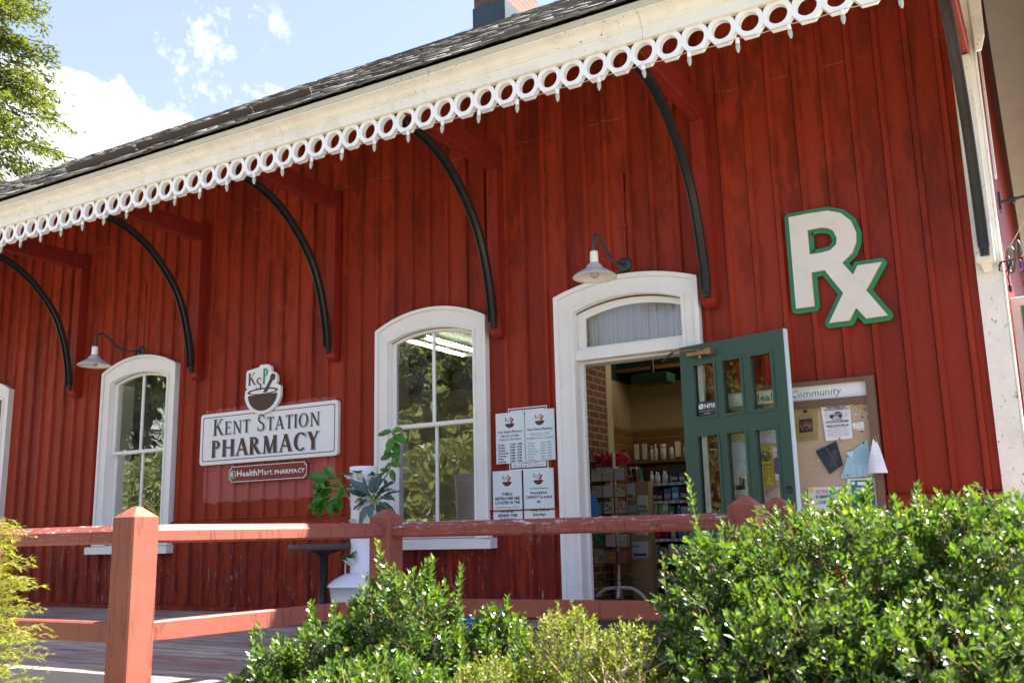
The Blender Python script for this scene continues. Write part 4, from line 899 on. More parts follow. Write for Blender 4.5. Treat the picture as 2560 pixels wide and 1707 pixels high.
# ------------------------------------------------------------------ pulley, clothes-line and odd bits at the corner
def corner_bits():
    o = thing('line_pulley', (-.22, -.06, 2.35), 'rusty clothes-line pulley with spoked wheel hung on the white corner board', 'pulley')
    mb = MB(); c = Vector((-.185, -.10, 2.36))
    ring = [(c.x+.055*math.cos(t)*.5, c.y-.055*math.cos(t)*.8, c.z+.085*math.sin(t)) for t in [2*math.pi*k/20 for k in range(21)]]
    mb.tube(ring, .009, 8, False); ring2 = [(c.x+(p[0]-c.x)*.72, c.y+(p[1]-c.y)*.72, c.z+(p[2]-c.z)*.72) for p in ring]; mb.tube(ring2, .004, 6, False)
    for k in range(5): p = ring[k*4]; mb.tube([c, p], .005, 6)
    mb.build('wheel', simple('rusty_grey_metal', (.10, .085, .075), .6, .4, 30), o)
    mb = MB(); mb.tube([(-.26, -.046, 2.345), (-.24, -.09, 2.36), c, c+Vector((.03, -.03, 0))], .007, 6); mb.tube([(-.25, -.09, 2.36), (-.26, -.10, 2.30), (-.22, -.10, 2.285), c], .005, 6); mb.tube([c, (-.215, -.10, 2.25), (-.21, -.10, 2.20)], .005, 6); mb.lathe([(0, -.05), (.012, -.03), (.012, .0), (0, .02)], (-.21, -.10, 2.19), 8); mb.build('hook', M['iron'], o)
    o = thing('clothes_line', (-.1, -.1, 2.4), 'thin pair of clothes-lines running from the pulley out past the corner', 'clothes-line')
    mb = MB(); mb.tube([c+Vector((.0, 0, .085)), (.45, -.35, 3.35), (1.1, -.8, 4.4)], .0032, 5); mb.tube([c+Vector((.06, -.05, .0)), (.45, -.35, 2.98), (1.1, -.8, 3.6)], .0032, 5); mb.build('line', M['wire'], o)
    mb = MB(); mb.lathe([(0, -.05), (.012, -.04), (.016, 0), (.012, .04), (0, .05)], (-.13, -.13, 2.43), 8); mb.build('line_clip', M['verdi'], o)
    o = thing('carabiner', (-.13, -.12, 2.3), 'small purple carabiner hanging from the clothes-line', 'carabiner')
    mb = MB(); mb.tube([(-.135+.012*math.cos(t), -.125, 2.31+.038*math.sin(t)) for t in [2*math.pi*k/14 for k in range(15)]], .004, 6, False); mb.build('loop', col((.10, .03, .20), .3), o)
    mb = MB(); mb.tube([(-.13, -.125, 2.26), (-.125, -.125, 2.22), (-.12, -.12, 2.17)], .004, 6); mb.lathe([(0, -.03), (.009, -.01), (.004, .015), (0, .015)], (-.12, -.12, 2.17), 8); mb.build('tail', M['verdi'], o)
    o = thing('wall_insulator', (-.2, .85, 3.05), 'small dark porcelain line holder on the sunlit end wall', 'line holder')
    mb = MB(); mb.box(-.246, -.225, .80, .90, 2.98, 3.12); mb.tube([(-.225, .85, 3.05), (-.05, .83, 3.06)], .012, 8); mb.lathe([(0, -.03), (.02, -.03), (.012, -.01), (.02, .01), (0, .01)], (-.14, .85, 3.06), 10); mb.build('bracket', M['verdi'], o)
    o = thing('projecting_sign', (-.12, 1.2, 2.0), 'white board sign with green edge seen edge-on from the end wall', 'sign')
    mb = MB(); mb.cbox(-.24, .35, .66, .70, 1.25, 2.27, .006); mb.build('board', M['rxwhite'], o); mb = MB(); mb.box(-.18, .3, .652, .659, 1.3, 2.2); mb.build('green_panel', M['rxgreen'], o)
corner_bits()

# ================================================================== platform furniture
def fence_post(x, y, root, w=.14, top=.83, zb=-.85):
    mb = MB(); h = w/2; b = .006
    def sq(a, z): return [(x-a+b, y-a, z), (x+a-b, y-a, z), (x+a, y-a+b, z), (x+a, y+a-b, z), (x+a-b, y+a, z), (x-a+b, y+a, z), (x-a, y+a-b, z), (x-a, y-a+b, z)]
    mb.loft([sq(h, zb), sq(h, top-.047)]); s = sq(h, top-.047); apex = [(x+(p[0]-x)*.2, y+(p[1]-y)*.2, top) for p in s]; mb.loft([s, apex])
    return mb.build('post', M['fence'], root)
def rail(p, q, z0, z1, root, cham=.028, w=.088, mat='rail', name='rail'):
    p, q = Vector((*p, 0)), Vector((*q, 0)); d = (q-p).normalized(); s = Vector((-d.y, d.x, 0)); mb = MB(); h = w/2; c = cham
    prof = [(-h, z0+c*.4), (-h+c*.4, z0), (h-c*.4, z0), (h, z0+c*.4), (h, z1-c), (h-c, z1), (-h+c, z1), (-h, z1-c)]
    n = 10; rings = []
    for i in range(n+1):
        b = p+(q-p)*(i/n); k = .92 if i in (0, n) else 1.; rings.append([tuple(b+s*(o*k))[:2]+(zz*k+(1-k)*(z0+z1)/2,) for o, zz in prof])
    mb.loft(rings); return fix_normals(mb.build(name, M[mat], root))
NEAR, MID, PA, PB = (-3.63, -4.09), (-3.46, -2.50), (-1.392, -2.352), (-1.352, -1.913)
def fences():
    o = thing('wooden_fence', (-3.63, -4.09, -.85), 'faded red post-and-rail fence turning the platform corner behind the shrubs', 'fence')
    LP = (-4.77, -4.10)
    for p in (LP, NEAR, MID, PA): fence_post(*p, o)
    for i, (a, b) in enumerate(((( -6.4, -4.10), LP), (LP, NEAR), (NEAR, MID), (MID, PA))):
        for z0, z1, c in ((.668, .752, .028), (.243, .332, .008)):
            d = (Vector(b)-Vector(a)).normalized()*.06
            rail((a[0]+d.x, a[1]+d.y), (b[0]-d.x, b[1]-d.y), z0, z1, o, c, .088 if c > .01 else .045, 'rail' if (c > .01 and i != 2) else 'fence', 'top_rail' if c > .01 else 'lower_rail')
    o = thing('wooden_fence', (*PB, -.85), 'second red fence running from its post to the building corner', 'fence')
    fence_post(*PB, o)
    for z0, z1, c in ((.668, .752, .028), (.243, .332, .008)): rail((PB[0]+.05, PB[1]+.04), (.9, .1), z0, z1, o, c, .088 if c > .01 else .045, 'fence', 'top_rail' if c > .01 else 'lower_rail')
    fence_post(.9, .1, o)
fences()
def table():
    x, y = -5.41, -.80
    o = thing('round_table', (x, y, 0), 'small round dark table on a black pedestal beside the white planter', 'table')
    mb = MB(); mb.lathe([(0, .632), (.285, .632), (.29, .626), (.29, .588), (.285, .582), (0, .582)], (x, y, 0), 40); mb.build('table_top', M['tablewood'], o)
    mb = MB(); mb.lathe([(.05, .582), (.15, .578), (.06, .55), (.036, .53), (.036, .05), (.05, .03)], (x, y, 0), 20); mb.build('pedestal', M['blackmetal'], o)
    mb = MB()
    for k in range(4): t = R(45+90*k+12); mb.obox((x, y, .022), (x+.34*math.cos(t), y+.34*math.sin(t), .014), .07, .024)
    mb.build('base', M['blackmetal'], o)
table()
TX, TY = -5.06, -.72
def planter():
    o = thing('tower_planter', (TX, TY, 0), 'white plastic tower planter with pockets on a wide round base', 'planter')
    mb = MB(); mb.lathe([(.0, 1.248), (.112, 1.248), (.118, 1.244), (.116, 1.15), (.110, 1.10), (.112, .94), (.106, .90), (.108, .70), (.104, .66), (.106, .40), (.12, .385)], (TX, TY, 0), 28)
    col_ = mb.build('column', M['plastic'], o)
    mb = MB(); mb.lathe([(.12, .395), (.16, .385), (.23, .35), (.272, .315), (.285, .300), (.288, .292), (.27, .288), (.255, .20), (.235, .02), (0, .02)], (TX, TY, 0), 32); mb.build('reservoir', M['plastic'], o)
    def pocket(az, z, up=.07):
        mb = MB(); d = Vector((math.cos(az), math.sin(az), 0)); c0 = Vector((TX, TY, z-.05))+d*.09; c1 = Vector((TX, TY, z+.01))+d*.155
        rings = []
        for k in range(4):
            t = k/3; c = c0.lerp(c1, t); r = .014+.021*math.sin(t*1.57); sd = Vector((-d.y, d.x, 0)); u2 = Vector((d.x*-.3, d.y*-.3, .6))
            rings.append([tuple(c+sd*(r*math.cos(a))+ (d*.8+Vector((0, 0, .25)))*(r*math.sin(a))) for a in [2*math.pi*j/12 for j in range(12)]])
        mb.loft(rings, True, True); pk = mb.build('pocket', M['plastic'], o)
        mb = MB(); r4 = [tuple(Vector(p)*.86+c1*.14+Vector((0, 0, .004))) for p in rings[-1]]; mb.add(r4, [tuple(range(12))]); mb.build('cup', M['darkcup'], pk); return c1
    A = {}
    for nm, az, z in (('upper', -115, 1.16), ('upper', -65, 1.165), ('upper', -25, 1.15), ('mid', -95, 1.05), ('mid', -50, 1.04), ('low', -85, .80), ('low', -150, .78), ('foot', -95, .50), ('foot', -160, .49), ('side', -10, .95), ('side', 175, 1.0)):
        A[(nm, az)] = pocket(R(az), z)
    mb = MB(); mb.tube([(TX-.12, TY-.05, .49), (TX-.135, TY-.06, .47), (TX-.135, TY-.06, .34)], .006, 6); mb.build('drip_tube', M['plastic'], o)
    return A
POCK = planter()
o = thing('water_bowl', (-4.07, -.72, 0), 'bright blue plastic bowl on feet low on the platform behind the shrubs', 'bowl')
mb = MB(); mb.lathe([(0, .03), (.12, .03), (.15, .06), (.155, .13), (.165, .14), (.145, .14), (.13, .07), (0, .06)], (-4.07, -.72, 0), 24); mb.build('bowl', M['blue'], o)
mb = MB(); mb.lathe([(.20, .0), (.19, .04), (.14, .085), (.10, .09)], (-4.07, -.72, 0), 6); mb.build('foot', M['navy'], o)
o = thing('door_mat', (-2.9, -.5, .0), 'dark rubber mat on the platform in front of the open doorway', 'mat'); mb = MB(); mb.cbox(-3.45, -2.35, -.95, -.12, .002, .018, .004); mb.build('pad', M['mat'], o)
def grate():
    o = thing('mesh_mat', (-4.6, -3.8, .0), 'black open mesh mat on the sunlit platform boards', 'mat'); mb = MB()
    x0, x1, y0, y1 = -5.15, -4.12, -4.02, -3.60
    for k in range(48): x = x0+(x1-x0)*k/47; mb.box(x, x+.009, y0, y1, .002, .014)
    for k in range(20): y = y0+(y1-y0)*k/19; mb.box(x0, x1, y, y+.008, .001, .012)
    mb.build('mesh', M['mat'], o)
grate()

# ================================================================== goods inside the doorway
def goods():
    o = thing('display_shelf', (-3.2, 2.3, .03), 'grey metal shop shelving with stocked shelves facing the doorway', 'shelf unit')
    mb = MB(); mb.box(-3.73, -2.55, 2.42, 2.46, .03, 1.33); mb.build('back_panel', M['darkback'], o)
    SZ = (1.145, .968, .785, .598, .386, .157)
    for z in SZ:
        mb = MB(); mb.box(-3.725, -2.55, 2.12, 2.419, z-.028, z); sh_ = mb.build('shelf', M['shelf'], o); mb = MB()
        for k in range(9): xx = -3.69+.075*k+random.uniform(-.012, .012); mb.box(xx, xx+.035, 2.1165, 2.119, z-.026, z-.004)
        mb.build('price_tag', M['paper'], sh_)
    o = thing('display_column', (-3.83, 2.1, .03), 'tan cardboard end column hung with clear packets', 'display'); mb = MB(); mb.cbox(-3.875, -3.66, 2.0, 2.115, .03, 1.16, .004); mb.build('column', M['tan'], o)
    P = [(-3.93, .985, .09, .16, (.62, .60, .68), 'pale lilac card hung topmost on the tan column'), (-3.80, .88, .11, .145, (.55, .66, .50), 'clear packet with green filling hung high on the tan column'), (-3.915, .74, .085, .19, (.40, .55, .62), 'tall narrow packet with a blue top on the tan column'), (-3.79, .735, .10, .125, (.30, .55, .50), 'packet with a green leaf picture on the tan column'), (-3.85, .41, .17, .165, (.60, .62, .66), 'silver and red foil bag hung low on the tan column'), (-3.84, .625, .15, .05, (.70, .66, .58), 'small white label fixed to the tan column')]
    for x, z, w, h, c, lb in P:
        x += .077; q = thing('hanging_packet', (x, 1.99, z), lb, 'packet'); mb = MB()
        mb.loft([[(x-w/2, 1.985, z), (x+w/2, 1.985, z), (x+w/2, 1.996, z), (x-w/2, 1.996, z)], [(x-w/2*.96, 1.965, z+h*.3), (x+w/2*.96, 1.965, z+h*.3), (x+w/2, 1.997, z+h*.3), (x-w/2, 1.997, z+h*.3)], [(x-w/2, 1.992, z+h), (x+w/2, 1.992, z+h), (x+w/2, 1.997, z+h), (x-w/2, 1.997, z+h)]])
        mb.build('packet', col(c, .25), q)
        if h > .1:
            mb = MB(); mb.loft([[(x-w*.4, 1.982, z+.012), (x+w*.4, 1.982, z+.012), (x+w*.4, 1.99, z+.012), (x-w*.4, 1.99, z+.012)], [(x-w*.4, 1.961, z+h*.32), (x+w*.4, 1.961, z+h*.32), (x+w*.4, 1.99, z+h*.32), (x-w*.4, 1.99, z+h*.32)]]); mb.build('printed_band', col((.03, .07, .30) if 'foil' in lb else (.10, .35, .04), .4), q)
    def bottle(x, y, z, r, h, body, cap, label, kind='bottle'):
        q = thing(kind, (x, y, z), label, kind.replace('_', ' '), 'goods on the shop shelves'); mb = MB()
        if kind == 'tube': mb.loft([[(x-r*1.1, y-.004, z+h), (x+r*1.1, y-.004, z+h), (x+r*1.1, y+.004, z+h), (x-r*1.1, y+.004, z+h)], [(x-r*.8, y-r*.8, z+.03), (x+r*.8, y-r*.8, z+.03), (x+r*.8, y+r*.8, z+.03), (x-r*.8, y+r*.8, z+.03)]]); c0 = [(0, 0), (r*.8, 0), (r*.8, .03), (0, .03)]
        elif kind == 'tub': mb.lathe([(0, 0), (r, 0), (r, h*.75), (0, h*.75)], (x, y, z), 14); c0 = [(0, h*.75), (r*1.05, h*.75), (r*1.05, h), (0, h)]
        else: mb.lathe([(0, 0), (r, .004), (r, h*.68), (r*.5, h*.78), (r*.4, h*.82), (0, h*.82)], (x, y, z), 14); c0 = [(0, h*.78), (r*.5, h*.78), (r*.48, h), (0, h)]
        mb.build('body', col(body, .3), q); mb = MB(); mb.lathe(c0, (x, y, z), 12); mb.build('cap', col(cap, .35), q)
        return q
    def carton(x, y, z, w, h, c, c2, label):
        q = thing('carton', (x, y, z), label, 'box', 'goods on the shop shelves'); mb = MB(); mb.box(x-w/2, x+w/2, y, y+.09, z, z+h); mb.build('box', col(c, .35), q)
        mb = MB(); mb.box(x-w/2+.004, x+w/2-.004, y-.002, y-.0005, z+h*.22, z+h*.55); mb.build('printed_band', col(c2, .4), q)
    W = (.74, .70, .60); wh = (.72, .70, .66)
    o = thing('wall_ledge', (-3.9, 3.0, 1.4), 'narrow wooden ledge carrying a row of pale bottles', 'ledge'); mb = MB(); mb.box(-4.265, -2.9, 2.90, 3.115, 1.405, 1.43); mb.build('plank', M['slats'], o)
    mb = MB(); mb.box(-4.2, -4.17, 2.95, 3.1, .03, 1.404); mb.box(-3.0, -2.97, 2.95, 3.1, .03, 1.404); mb.build('upright', M['slats'], o)
    led = [(-4.185, .026, .20, 'tube', W, (.06, .20, .26)), (-4.09, .026, .20, 'tube', W, (.04, .30, .32)), (-4.005, .020, .17, 'bottle', W, wh), (-3.96, .022, .185, 'bottle', W, wh), (-3.87, .03, .18, 'tub', W, wh), (-3.775, .024, .185, 'bottle', W, (.6, .03, .05)), (-3.70, .028, .20, 'tube', W, (.2, .02, .03)), (-3.615, .024, .19, 'bottle', W, (.05, .05, .06)), (-3.51, .024, .18, 'tub', W, (.5, .03, .05))]
    nm = ['cream tube with slate cap closest to the brick pier on the ledge', 'cream tube with teal cap, next along the ledge', 'slim cream bottle standing against a slightly taller one on the ledge', 'cream bottle of the close-set pair, the taller one', 'squat cream tub alone in the middle of the ledge', 'cream bottle with red cap on the ledge', 'cream tube with dark red cap on the ledge', 'cream bottle with black cap on the ledge', 'cream tub with red lid beside the door edge']
    for (x, r, h, k, b, c), lb in zip(led, nm): bottle(x, 3.0, 1.4305, r, h, b, c, lb, k)
    # on top of the shelving and on each shelf
    top = [(-3.70, (.70, .74, .80)), (-3.665, (.72, .72, .74)), (-3.63, (.66, .72, .78)), (-3.585, (.74, .74, .72)), (-3.55, (.62, .68, .76)), (-3.50, (.72, .74, .76))]
    for i, (x, c) in enumerate(top): bottle(x, 2.20+.05*(i % 2), 1.1455, .019, .125-.01*(i % 3), c, (.75, .75, .77), ('tall' if i % 3 == 0 else 'medium' if i % 3 == 1 else 'short')+' white bottle on the top shelf, '+('front row' if i % 2 == 0 else 'back row')+(', near the tan column' if i < 3 else ', near the cartons'))
    for i, (x, w, h, c, c2, lb) in enumerate([(-3.44, .07, .10, (.03, .05, .16), (.5, .5, .55), 'dark navy carton on the top shelf'), (-3.36, .06, .09, (.10, .16, .26), (.6, .6, .6), 'slate carton on the top shelf'), (-3.27, .09, .11, (.07, .07, .08), (.5, .5, .5), 'black carton on the top shelf near the door'), (-3.17, .08, .10, (.40, .44, .50), (.1, .2, .4), 'grey carton on the top shelf behind the door')]): carton(x, 2.15, 1.1455, w, h, c, c2, lb)
    for x, w, h, c, c2, lb in [(-3.665, .065, .11, (.02, .035, .16), (.5, .5, .6), 'dark blue carton next to the column, second shelf'), (-3.60, .055, .10, (.02, .03, .09), (.6, .4, .1), 'near-black carton with an orange band, second shelf'), (-3.52, .07, .115, (.04, .25, .45), (.7, .3, .2), 'sky blue carton with a red band, second shelf'), (-3.435, .07, .13, (.10, .42, .72), (.75, .78, .8), 'bright blue and white carton, second shelf'), (-3.345, .08, .12, (.05, .05, .06), (.4, .4, .45), 'black carton on the second shelf'), (-3.25, .07, .07, (.10, .22, .45), (.6, .6, .6), 'low blue carton on the second shelf')]: carton(x, 2.14, .9685, w, h, c, c2, lb)
    for x, r, h, b, c, lb in [(-3.68, .024, .15, (.70, .72, .72), (.7, .08, .05), 'white tube with red cap on the third shelf'), (-3.615, .024, .15, (.25, .60, .08), (.65, .7, .6), 'lime green tube on the third shelf')]: bottle(x, 2.2, .7855, r, h, b, c, lb, 'tube')
    for x, w, h, c, c2, lb in [(-3.55, .055, .15, (.66, .70, .66), (.25, .6, .1), 'tall white and green carton on the third shelf'), (-3.35, .07, .12, (.55, .52, .62), (.4, .4, .6), 'lilac carton on the third shelf'), (-3.27, .07, .11, (.66, .64, .66), (.2, .2, .5), 'white carton on the third shelf')]: carton(x, 2.14, .7855, w, h, c, c2, lb)
    bottle(-3.43, 2.2, .7855, .022, .14, (.10, .22, .32), (.6, .6, .65), 'slate blue bottle on the third shelf')
    for x, r, h, b, c, k, lb in [(-3.66, .05, .10, (.45, .02, .04), (.3, .01, .03), 'tub', 'large red tub on the fourth shelf'), (-3.575, .03, .10, (.12, .03, .10), (.1, .02, .03), 'tub', 'dark plum tub on the fourth shelf'), (-3.50, .028, .13, (.68, .66, .40), (.85, .55, .02), 'bottle', 'bottle with yellow cap on the fourth shelf'), (-3.43, .024, .12, (.03, .35, .42), (.72, .74, .76), 'bottle', 'teal mouthwash bottle with white cap'), (-3.38, .026, .125, (.02, .42, .50), (.60, .62, .66), 'bottle', 'turquoise bottle with grey cap, fourth shelf'), (-3.28, .022, .09, (.7, .66, .64), (.6, .05, .08), 'bottle', 'white bottle with red cap, fourth shelf')]: bottle(x, 2.2, .5985, r, h, b, c, lb, k)
    for x, w, h, c, c2, lb in [(-3.69, .05, .15, (.60, .55, .66), (.6, .6, .7), 'pale lilac carton on the fifth shelf'), (-3.46, .05, .15, (.50, .52, .55), (.7, .3, .1), 'grey carton with an orange band on the fifth shelf'), (-3.40, .06, .155, (.03, .03, .22), (.5, .5, .7), 'royal blue carton on the fifth shelf'), (-3.32, .07, .15, (.68, .68, .70), (.5, .06, .1), 'white carton with a red mark on the fifth shelf')]: carton(x, 2.14, .3865, w, h, c, c2, lb)
    bottle(-3.615, 2.2, .3865, .022, .13, (.05, .40, .14), (.7, .2, .1), 'green tube on the fifth shelf', 'tube'); bottle(-3.53, 2.2, .3865, .026, .16, (.68, .66, .68), (.4, .03, .05), 'white and red tube on the fifth shelf', 'tube')
    for x, w, c, lb in [(-3.63, .10, (.35, .30, .42), 'mauve carton on the lowest shelf'), (-3.50, .10, (.28, .10, .10), 'dull red carton on the lowest shelf')]: carton(x, 2.14, .1575, w, .14, c, (.4, .4, .4), lb)
    for x, z, w, h, c, c2, lb in [(-3.485, .7855, .05, .13, (.10, .30, .14), (.6, .6, .5), 'dark green carton squeezed between others on the third shelf'), (-3.19, .7855, .07, .14, (.60, .30, .10), (.7, .7, .6), 'orange carton on the third shelf by the door edge'), (-3.335, .5985, .04, .11, (.62, .60, .20), (.2, .2, .1), 'yellow carton on the fourth shelf'), (-3.20, .5985, .07, .13, (.20, .05, .22), (.6, .5, .6), 'purple carton on the fourth shelf by the door'), (-3.565, .3865, .035, .12, (.66, .30, .05), (.7, .7, .6), 'narrow orange carton on the fifth shelf'), (-3.24, .3865, .07, .13, (.08, .25, .28), (.6, .6, .6), 'teal carton on the fifth shelf'), (-3.38, .1575, .10, .16, (.36, .33, .28), (.1, .1, .3), 'grey-brown carton on the lowest shelf'), (-3.18, .9685, .06, .12, (.45, .08, .08), (.7, .7, .7), 'red carton on the second shelf by the door')]: carton(x, 2.14, z, w, h, c, c2, lb)
    for i, (c, lb) in enumerate([((.03, .10, .09), 'dark teal folder standing on the tan column'), ((.60, .52, .36), 'cream folder standing on the tan column'), ((.05, .05, .05), 'black folder standing on the tan column'), ((.45, .05, .06), 'red folder standing on the tan column'), ((.62, .55, .42), 'pale yellow folder leaning on the tan column'), ((.04, .18, .08), 'green folder leaning at the end of the tan column')]):
        mb = MB(); x = -3.862+.022*i; mb.loft([[(x, 2.01, 1.161), (x+.008, 2.01, 1.161), (x+.008, 2.10, 1.161), (x, 2.10, 1.161)], [(x-.02, 2.01, 1.32-.012*(i % 3)), (x-.012, 2.01, 1.32-.012*(i % 3)), (x-.012, 2.10, 1.32-.012*(i % 3)), (x-.02, 2.10, 1.32-.012*(i % 3))]])
        tag(mb.build('folder', col(c, .5), origin=(x, 2.05, 1.161)), lb, 'folder', 'folders on the column')
    # card spinner
    cx, cy = -3.81, 1.52
    o = thing('card_rack', (cx, cy, .03), 'revolving wire rack of greeting cards just inside the doorway', 'card rack')
    mb = MB(); mb.tube([(cx, cy, .10), (cx, cy, 1.42)], .016, 10); mb.build('pole', M['enamel'], o)
    mb = MB()
    for a in (0, 90, 180, 270):
        t = R(a+20); mb.tube(spline([Vector((cx, cy, .16)), Vector((cx+.12*math.cos(t), cy+.12*math.sin(t), .15)), Vector((cx+.21*math.cos(t), cy+.21*math.sin(t), .09)), Vector((cx+.25*math.cos(t), cy+.25*math.sin(t), .035))], 4), .017, 8)
    mb.build('foot', M['enamel'], o)
    mb = MB()
    for k in range(7):
        z = 1.125-.152*k
        if z > .2: mb.tube([(cx-.185, cy-.155, z+.02), (cx+.175, cy-.155, z+.02)], .0035, 5); mb.tube([(cx-.185, cy-.155, z+.02), (cx-.17, cy+.12, z+.02)], .0035, 5); mb.tube([(cx+.175, cy-.155, z+.02), (cx+.17, cy+.12, z+.02)], .0035, 5)
    for dx in (-.187, -.062, .06, .177): mb.tube([(cx+dx, cy-.158, .30), (cx+dx, cy-.158, 1.26)], .0035, 5)
    mb.build('wire_pockets', M['blackmetal'], o)
    rows = ['top row', 'second row', 'third row', 'fourth row', 'fifth row', 'bottom row']; cols = ['beside door jamb', 'middle', 'beside tan column']
    C = [[(.74, .72, .66), (.70, .66, .60), (.60, .58, .58)], [(.62, .58, .50), (.64, .60, .56), (.62, .60, .50)], [(.20, .35, .30), (.62, .60, .52), (.60, .56, .50)], [(.60, .20, .22), (.58, .54, .52), (.55, .52, .50)], [(.04, .20, .05), (.72, .66, .64), (.60, .58, .56)], [(.60, .54, .42), (.34, .20, .06), (.38, .16, .16)]]
    D = [[(.20, .40, .06), (.35, .30, .10), (.52, .50, .50)], [(.30, .22, .16), (.50, .46, .44), (.10, .22, .06)], [(.55, .03, .06), (.04, .12, .05), (.45, .05, .07)], [(.75, .7, .66), (.2, .25, .2), (.1, .3, .1)], [(.10, .35, .10), (.70, .25, .30), (.25, .3, .1)], [(.22, .14, .12), (.55, .25, .05), (.50, .05, .08)]]
    desc = [['white card with green spots', 'cream card with a wreath', 'plain grey card'], ['beige speckled card', 'pale card with an embossed heart', 'cream card with a green sprig'], ['teal card with a red flower', 'white card with dark leaves', 'white card with red blossom'], ['red and white card', 'pale card with a grey motif', 'pale card with a green motif'], ['dark green patterned card', 'white card with a pink heart', 'grey card with green leaves'], ['beige lattice card', 'brown card with an orange motif', 'dusky red card']]
    for r in range(6):
        for c in range(3):
            x = cx+(-.125, -.002, .117)[c]; z = 1.147-.152*r; q = thing('greeting_card', (x, cy-.15, z), desc[r][c]+' in the rack, '+rows[r]+', '+cols[c], 'greeting card', 'cards in the rack')
            mb = MB()
            for k in range(3): mb.add([(x-.05+.004*k, cy-.15+.012*k, z), (x+.05+.004*k, cy-.15+.012*k, z), (x+.05+.004*k, cy-.135+.012*k, z+.114), (x-.05+.004*k, cy-.135+.012*k, z+.114)], [(0, 1, 2, 3)])
            mb.build('card', col(tuple(v*w for v, w in zip(C[r][c], (.80, .72, .58))), .5), q); mb = MB(); rnd = random.Random(r*3+c)
            for k in range(13):
                a, b, s = x+rnd.uniform(-.036, .036), z+rnd.uniform(.02, .108), rnd.uniform(.005, .014); yy = cy-.152+.015*(b-z)/.125; mb.add([(a-s, yy, b), (a, yy, b-s), (a+s, yy, b), (a, yy, b+s)], [(0, 1, 2, 3)])
            mb.build('motif', col(D[r][c], .5), q)
    # brick pier side: shelf of jars, red tulle, clock
    o = thing('corner_shelf', (-3.98, 1.75, 1.2), 'dark wooden shelf fixed to the brick pier holding red and white jars', 'shelf'); mb = MB(); mb.box(-4.099, -3.80, 1.62, 1.95, 1.20, 1.225); mb.box(-4.099, -4.07, 1.7, 1.9, .9, 1.199); mb.build('plank', M['slats'], o)
    for i in range(5): bottle(-4.05+.048*i, 1.68+.02*(i % 2), 1.2255, .021, .10, (.72, .52, .46), (.40, .03, .04), ['red and white jar against the brick', 'second jar from the brick on the corner shelf', 'middle red and white jar on the corner shelf', 'fourth jar from the brick on the corner shelf', 'outermost jar on the corner shelf'][i], 'tub')
    mb = MB(); rnd = random.Random(5)
    for k in range(260):
        c = Vector((-3.92+rnd.gauss(0, .075), 1.72+rnd.gauss(0, .05), 1.375+rnd.gauss(0, .022))); d = Vector((rnd.gauss(0, 1), rnd.gauss(0, .6), rnd.gauss(0, .5))).normalized()*.05; e = Vector((rnd.gauss(0, 1), rnd.gauss(0, 1), rnd.gauss(0, 1))).normalized()*.02
        mb.add([c-d, c+e, c+d, c-e], [(0, 1, 2, 3)])
    tag(mb.build('tulle_bow', M['redtulle'], origin=(-3.92, 1.72, 1.34)), 'fluffy red tulle bow above the jars beside the brick pier', 'bow')
    o = thing('wall_disc', (-4.09, 1.0, 2.0), 'round cream plate hung on the interior brickwork', 'plate'); mb = MB()
    ring = lambda x, r: [(x, 1.02+r*math.cos(t), 2.02+r*math.sin(t)) for t in [2*math.pi*k/24 for k in range(24)]]
    mb.loft([ring(-4.099, .10), ring(-4.08, .11), ring(-4.072, .10)]); mb.build('plate', M['beigetrim'], o)
    o = thing('hanging_bag', (-3.56, .55, .78), 'blue cloth bag hanging just inside the door jamb', 'bag'); mb = MB(); mb.lathe([(0, 0), (.05, .01), (.075, .08), (.08, .20), (.05, .30), (.02, .36), (.0, .37)], (-3.60, .55, .64), 16); mb.build('bag', simple('blue_cloth', (.02, .12, .32), .8), o); mb = MB(); mb.tube([(-3.60, .55, 1.0), (-3.63, .42, 1.25), (-3.66, .30, 1.45)], .008, 6); mb.build('strap', M['navy'], o)
    o = thing('storage_carton', (-3.95, 2.6, .03), 'flat tan carton on the shop floor behind the card rack', 'carton'); mb = MB(); mb.cbox(-4.2, -3.75, 2.35, 2.7, .03, .24, .005); mb.build('box', M['tan'], o); mb = MB(); mb.box(-4.0, -3.95, 2.345, 2.70, .235, .242); mb.build('tape', M['beigetrim'], o)
    o = thing('floor_case', (-3.9, 1.0, .03), 'low black case lying on the shop floor by the jamb', 'case'); mb = MB(); mb.cbox(-4.0, -3.6, .85, 1.15, .032, .09, .02); mb.build('body', M['blackmetal'], o); mb = MB(); mb.tube([(-3.9, .85, .09), (-3.88, .85, .12), (-3.74, .85, .12), (-3.72, .85, .09)], .008, 6); mb.build('handle', M['blackmetal'], o)
    o = thing('air_vent_box', (-3.6, 3.0, 2.5), 'dark green metal box hanging under the shop ceiling', 'vent box'); mb = MB(); mb.cbox(-3.92, -3.52, 2.3, 2.55, 2.20, 2.30, .01); mb.build('box', simple('green_metal', (.02, .07, .035), .4), o); mb = MB(); mb.tube([(-3.72, 2.42, 2.30), (-3.72, 2.42, 2.86)], .02, 8); mb.build('hanger', M['blackmetal'], o)
    o = thing('air_duct', (-2.5, 3.6, 2.5), 'wide dark duct crossing under the shop ceiling', 'duct'); mb = MB(); mb.cbox(-4.28, -1.0, 2.75, 3.14, 2.42, 2.8, .02); mb.build('duct', M['dgreen'], o); mb = MB(); mb.box(-4.28, -1.0, 2.735, 2.749, 2.41, 2.45); mb.build('flange', M['slats'], o)
goods()

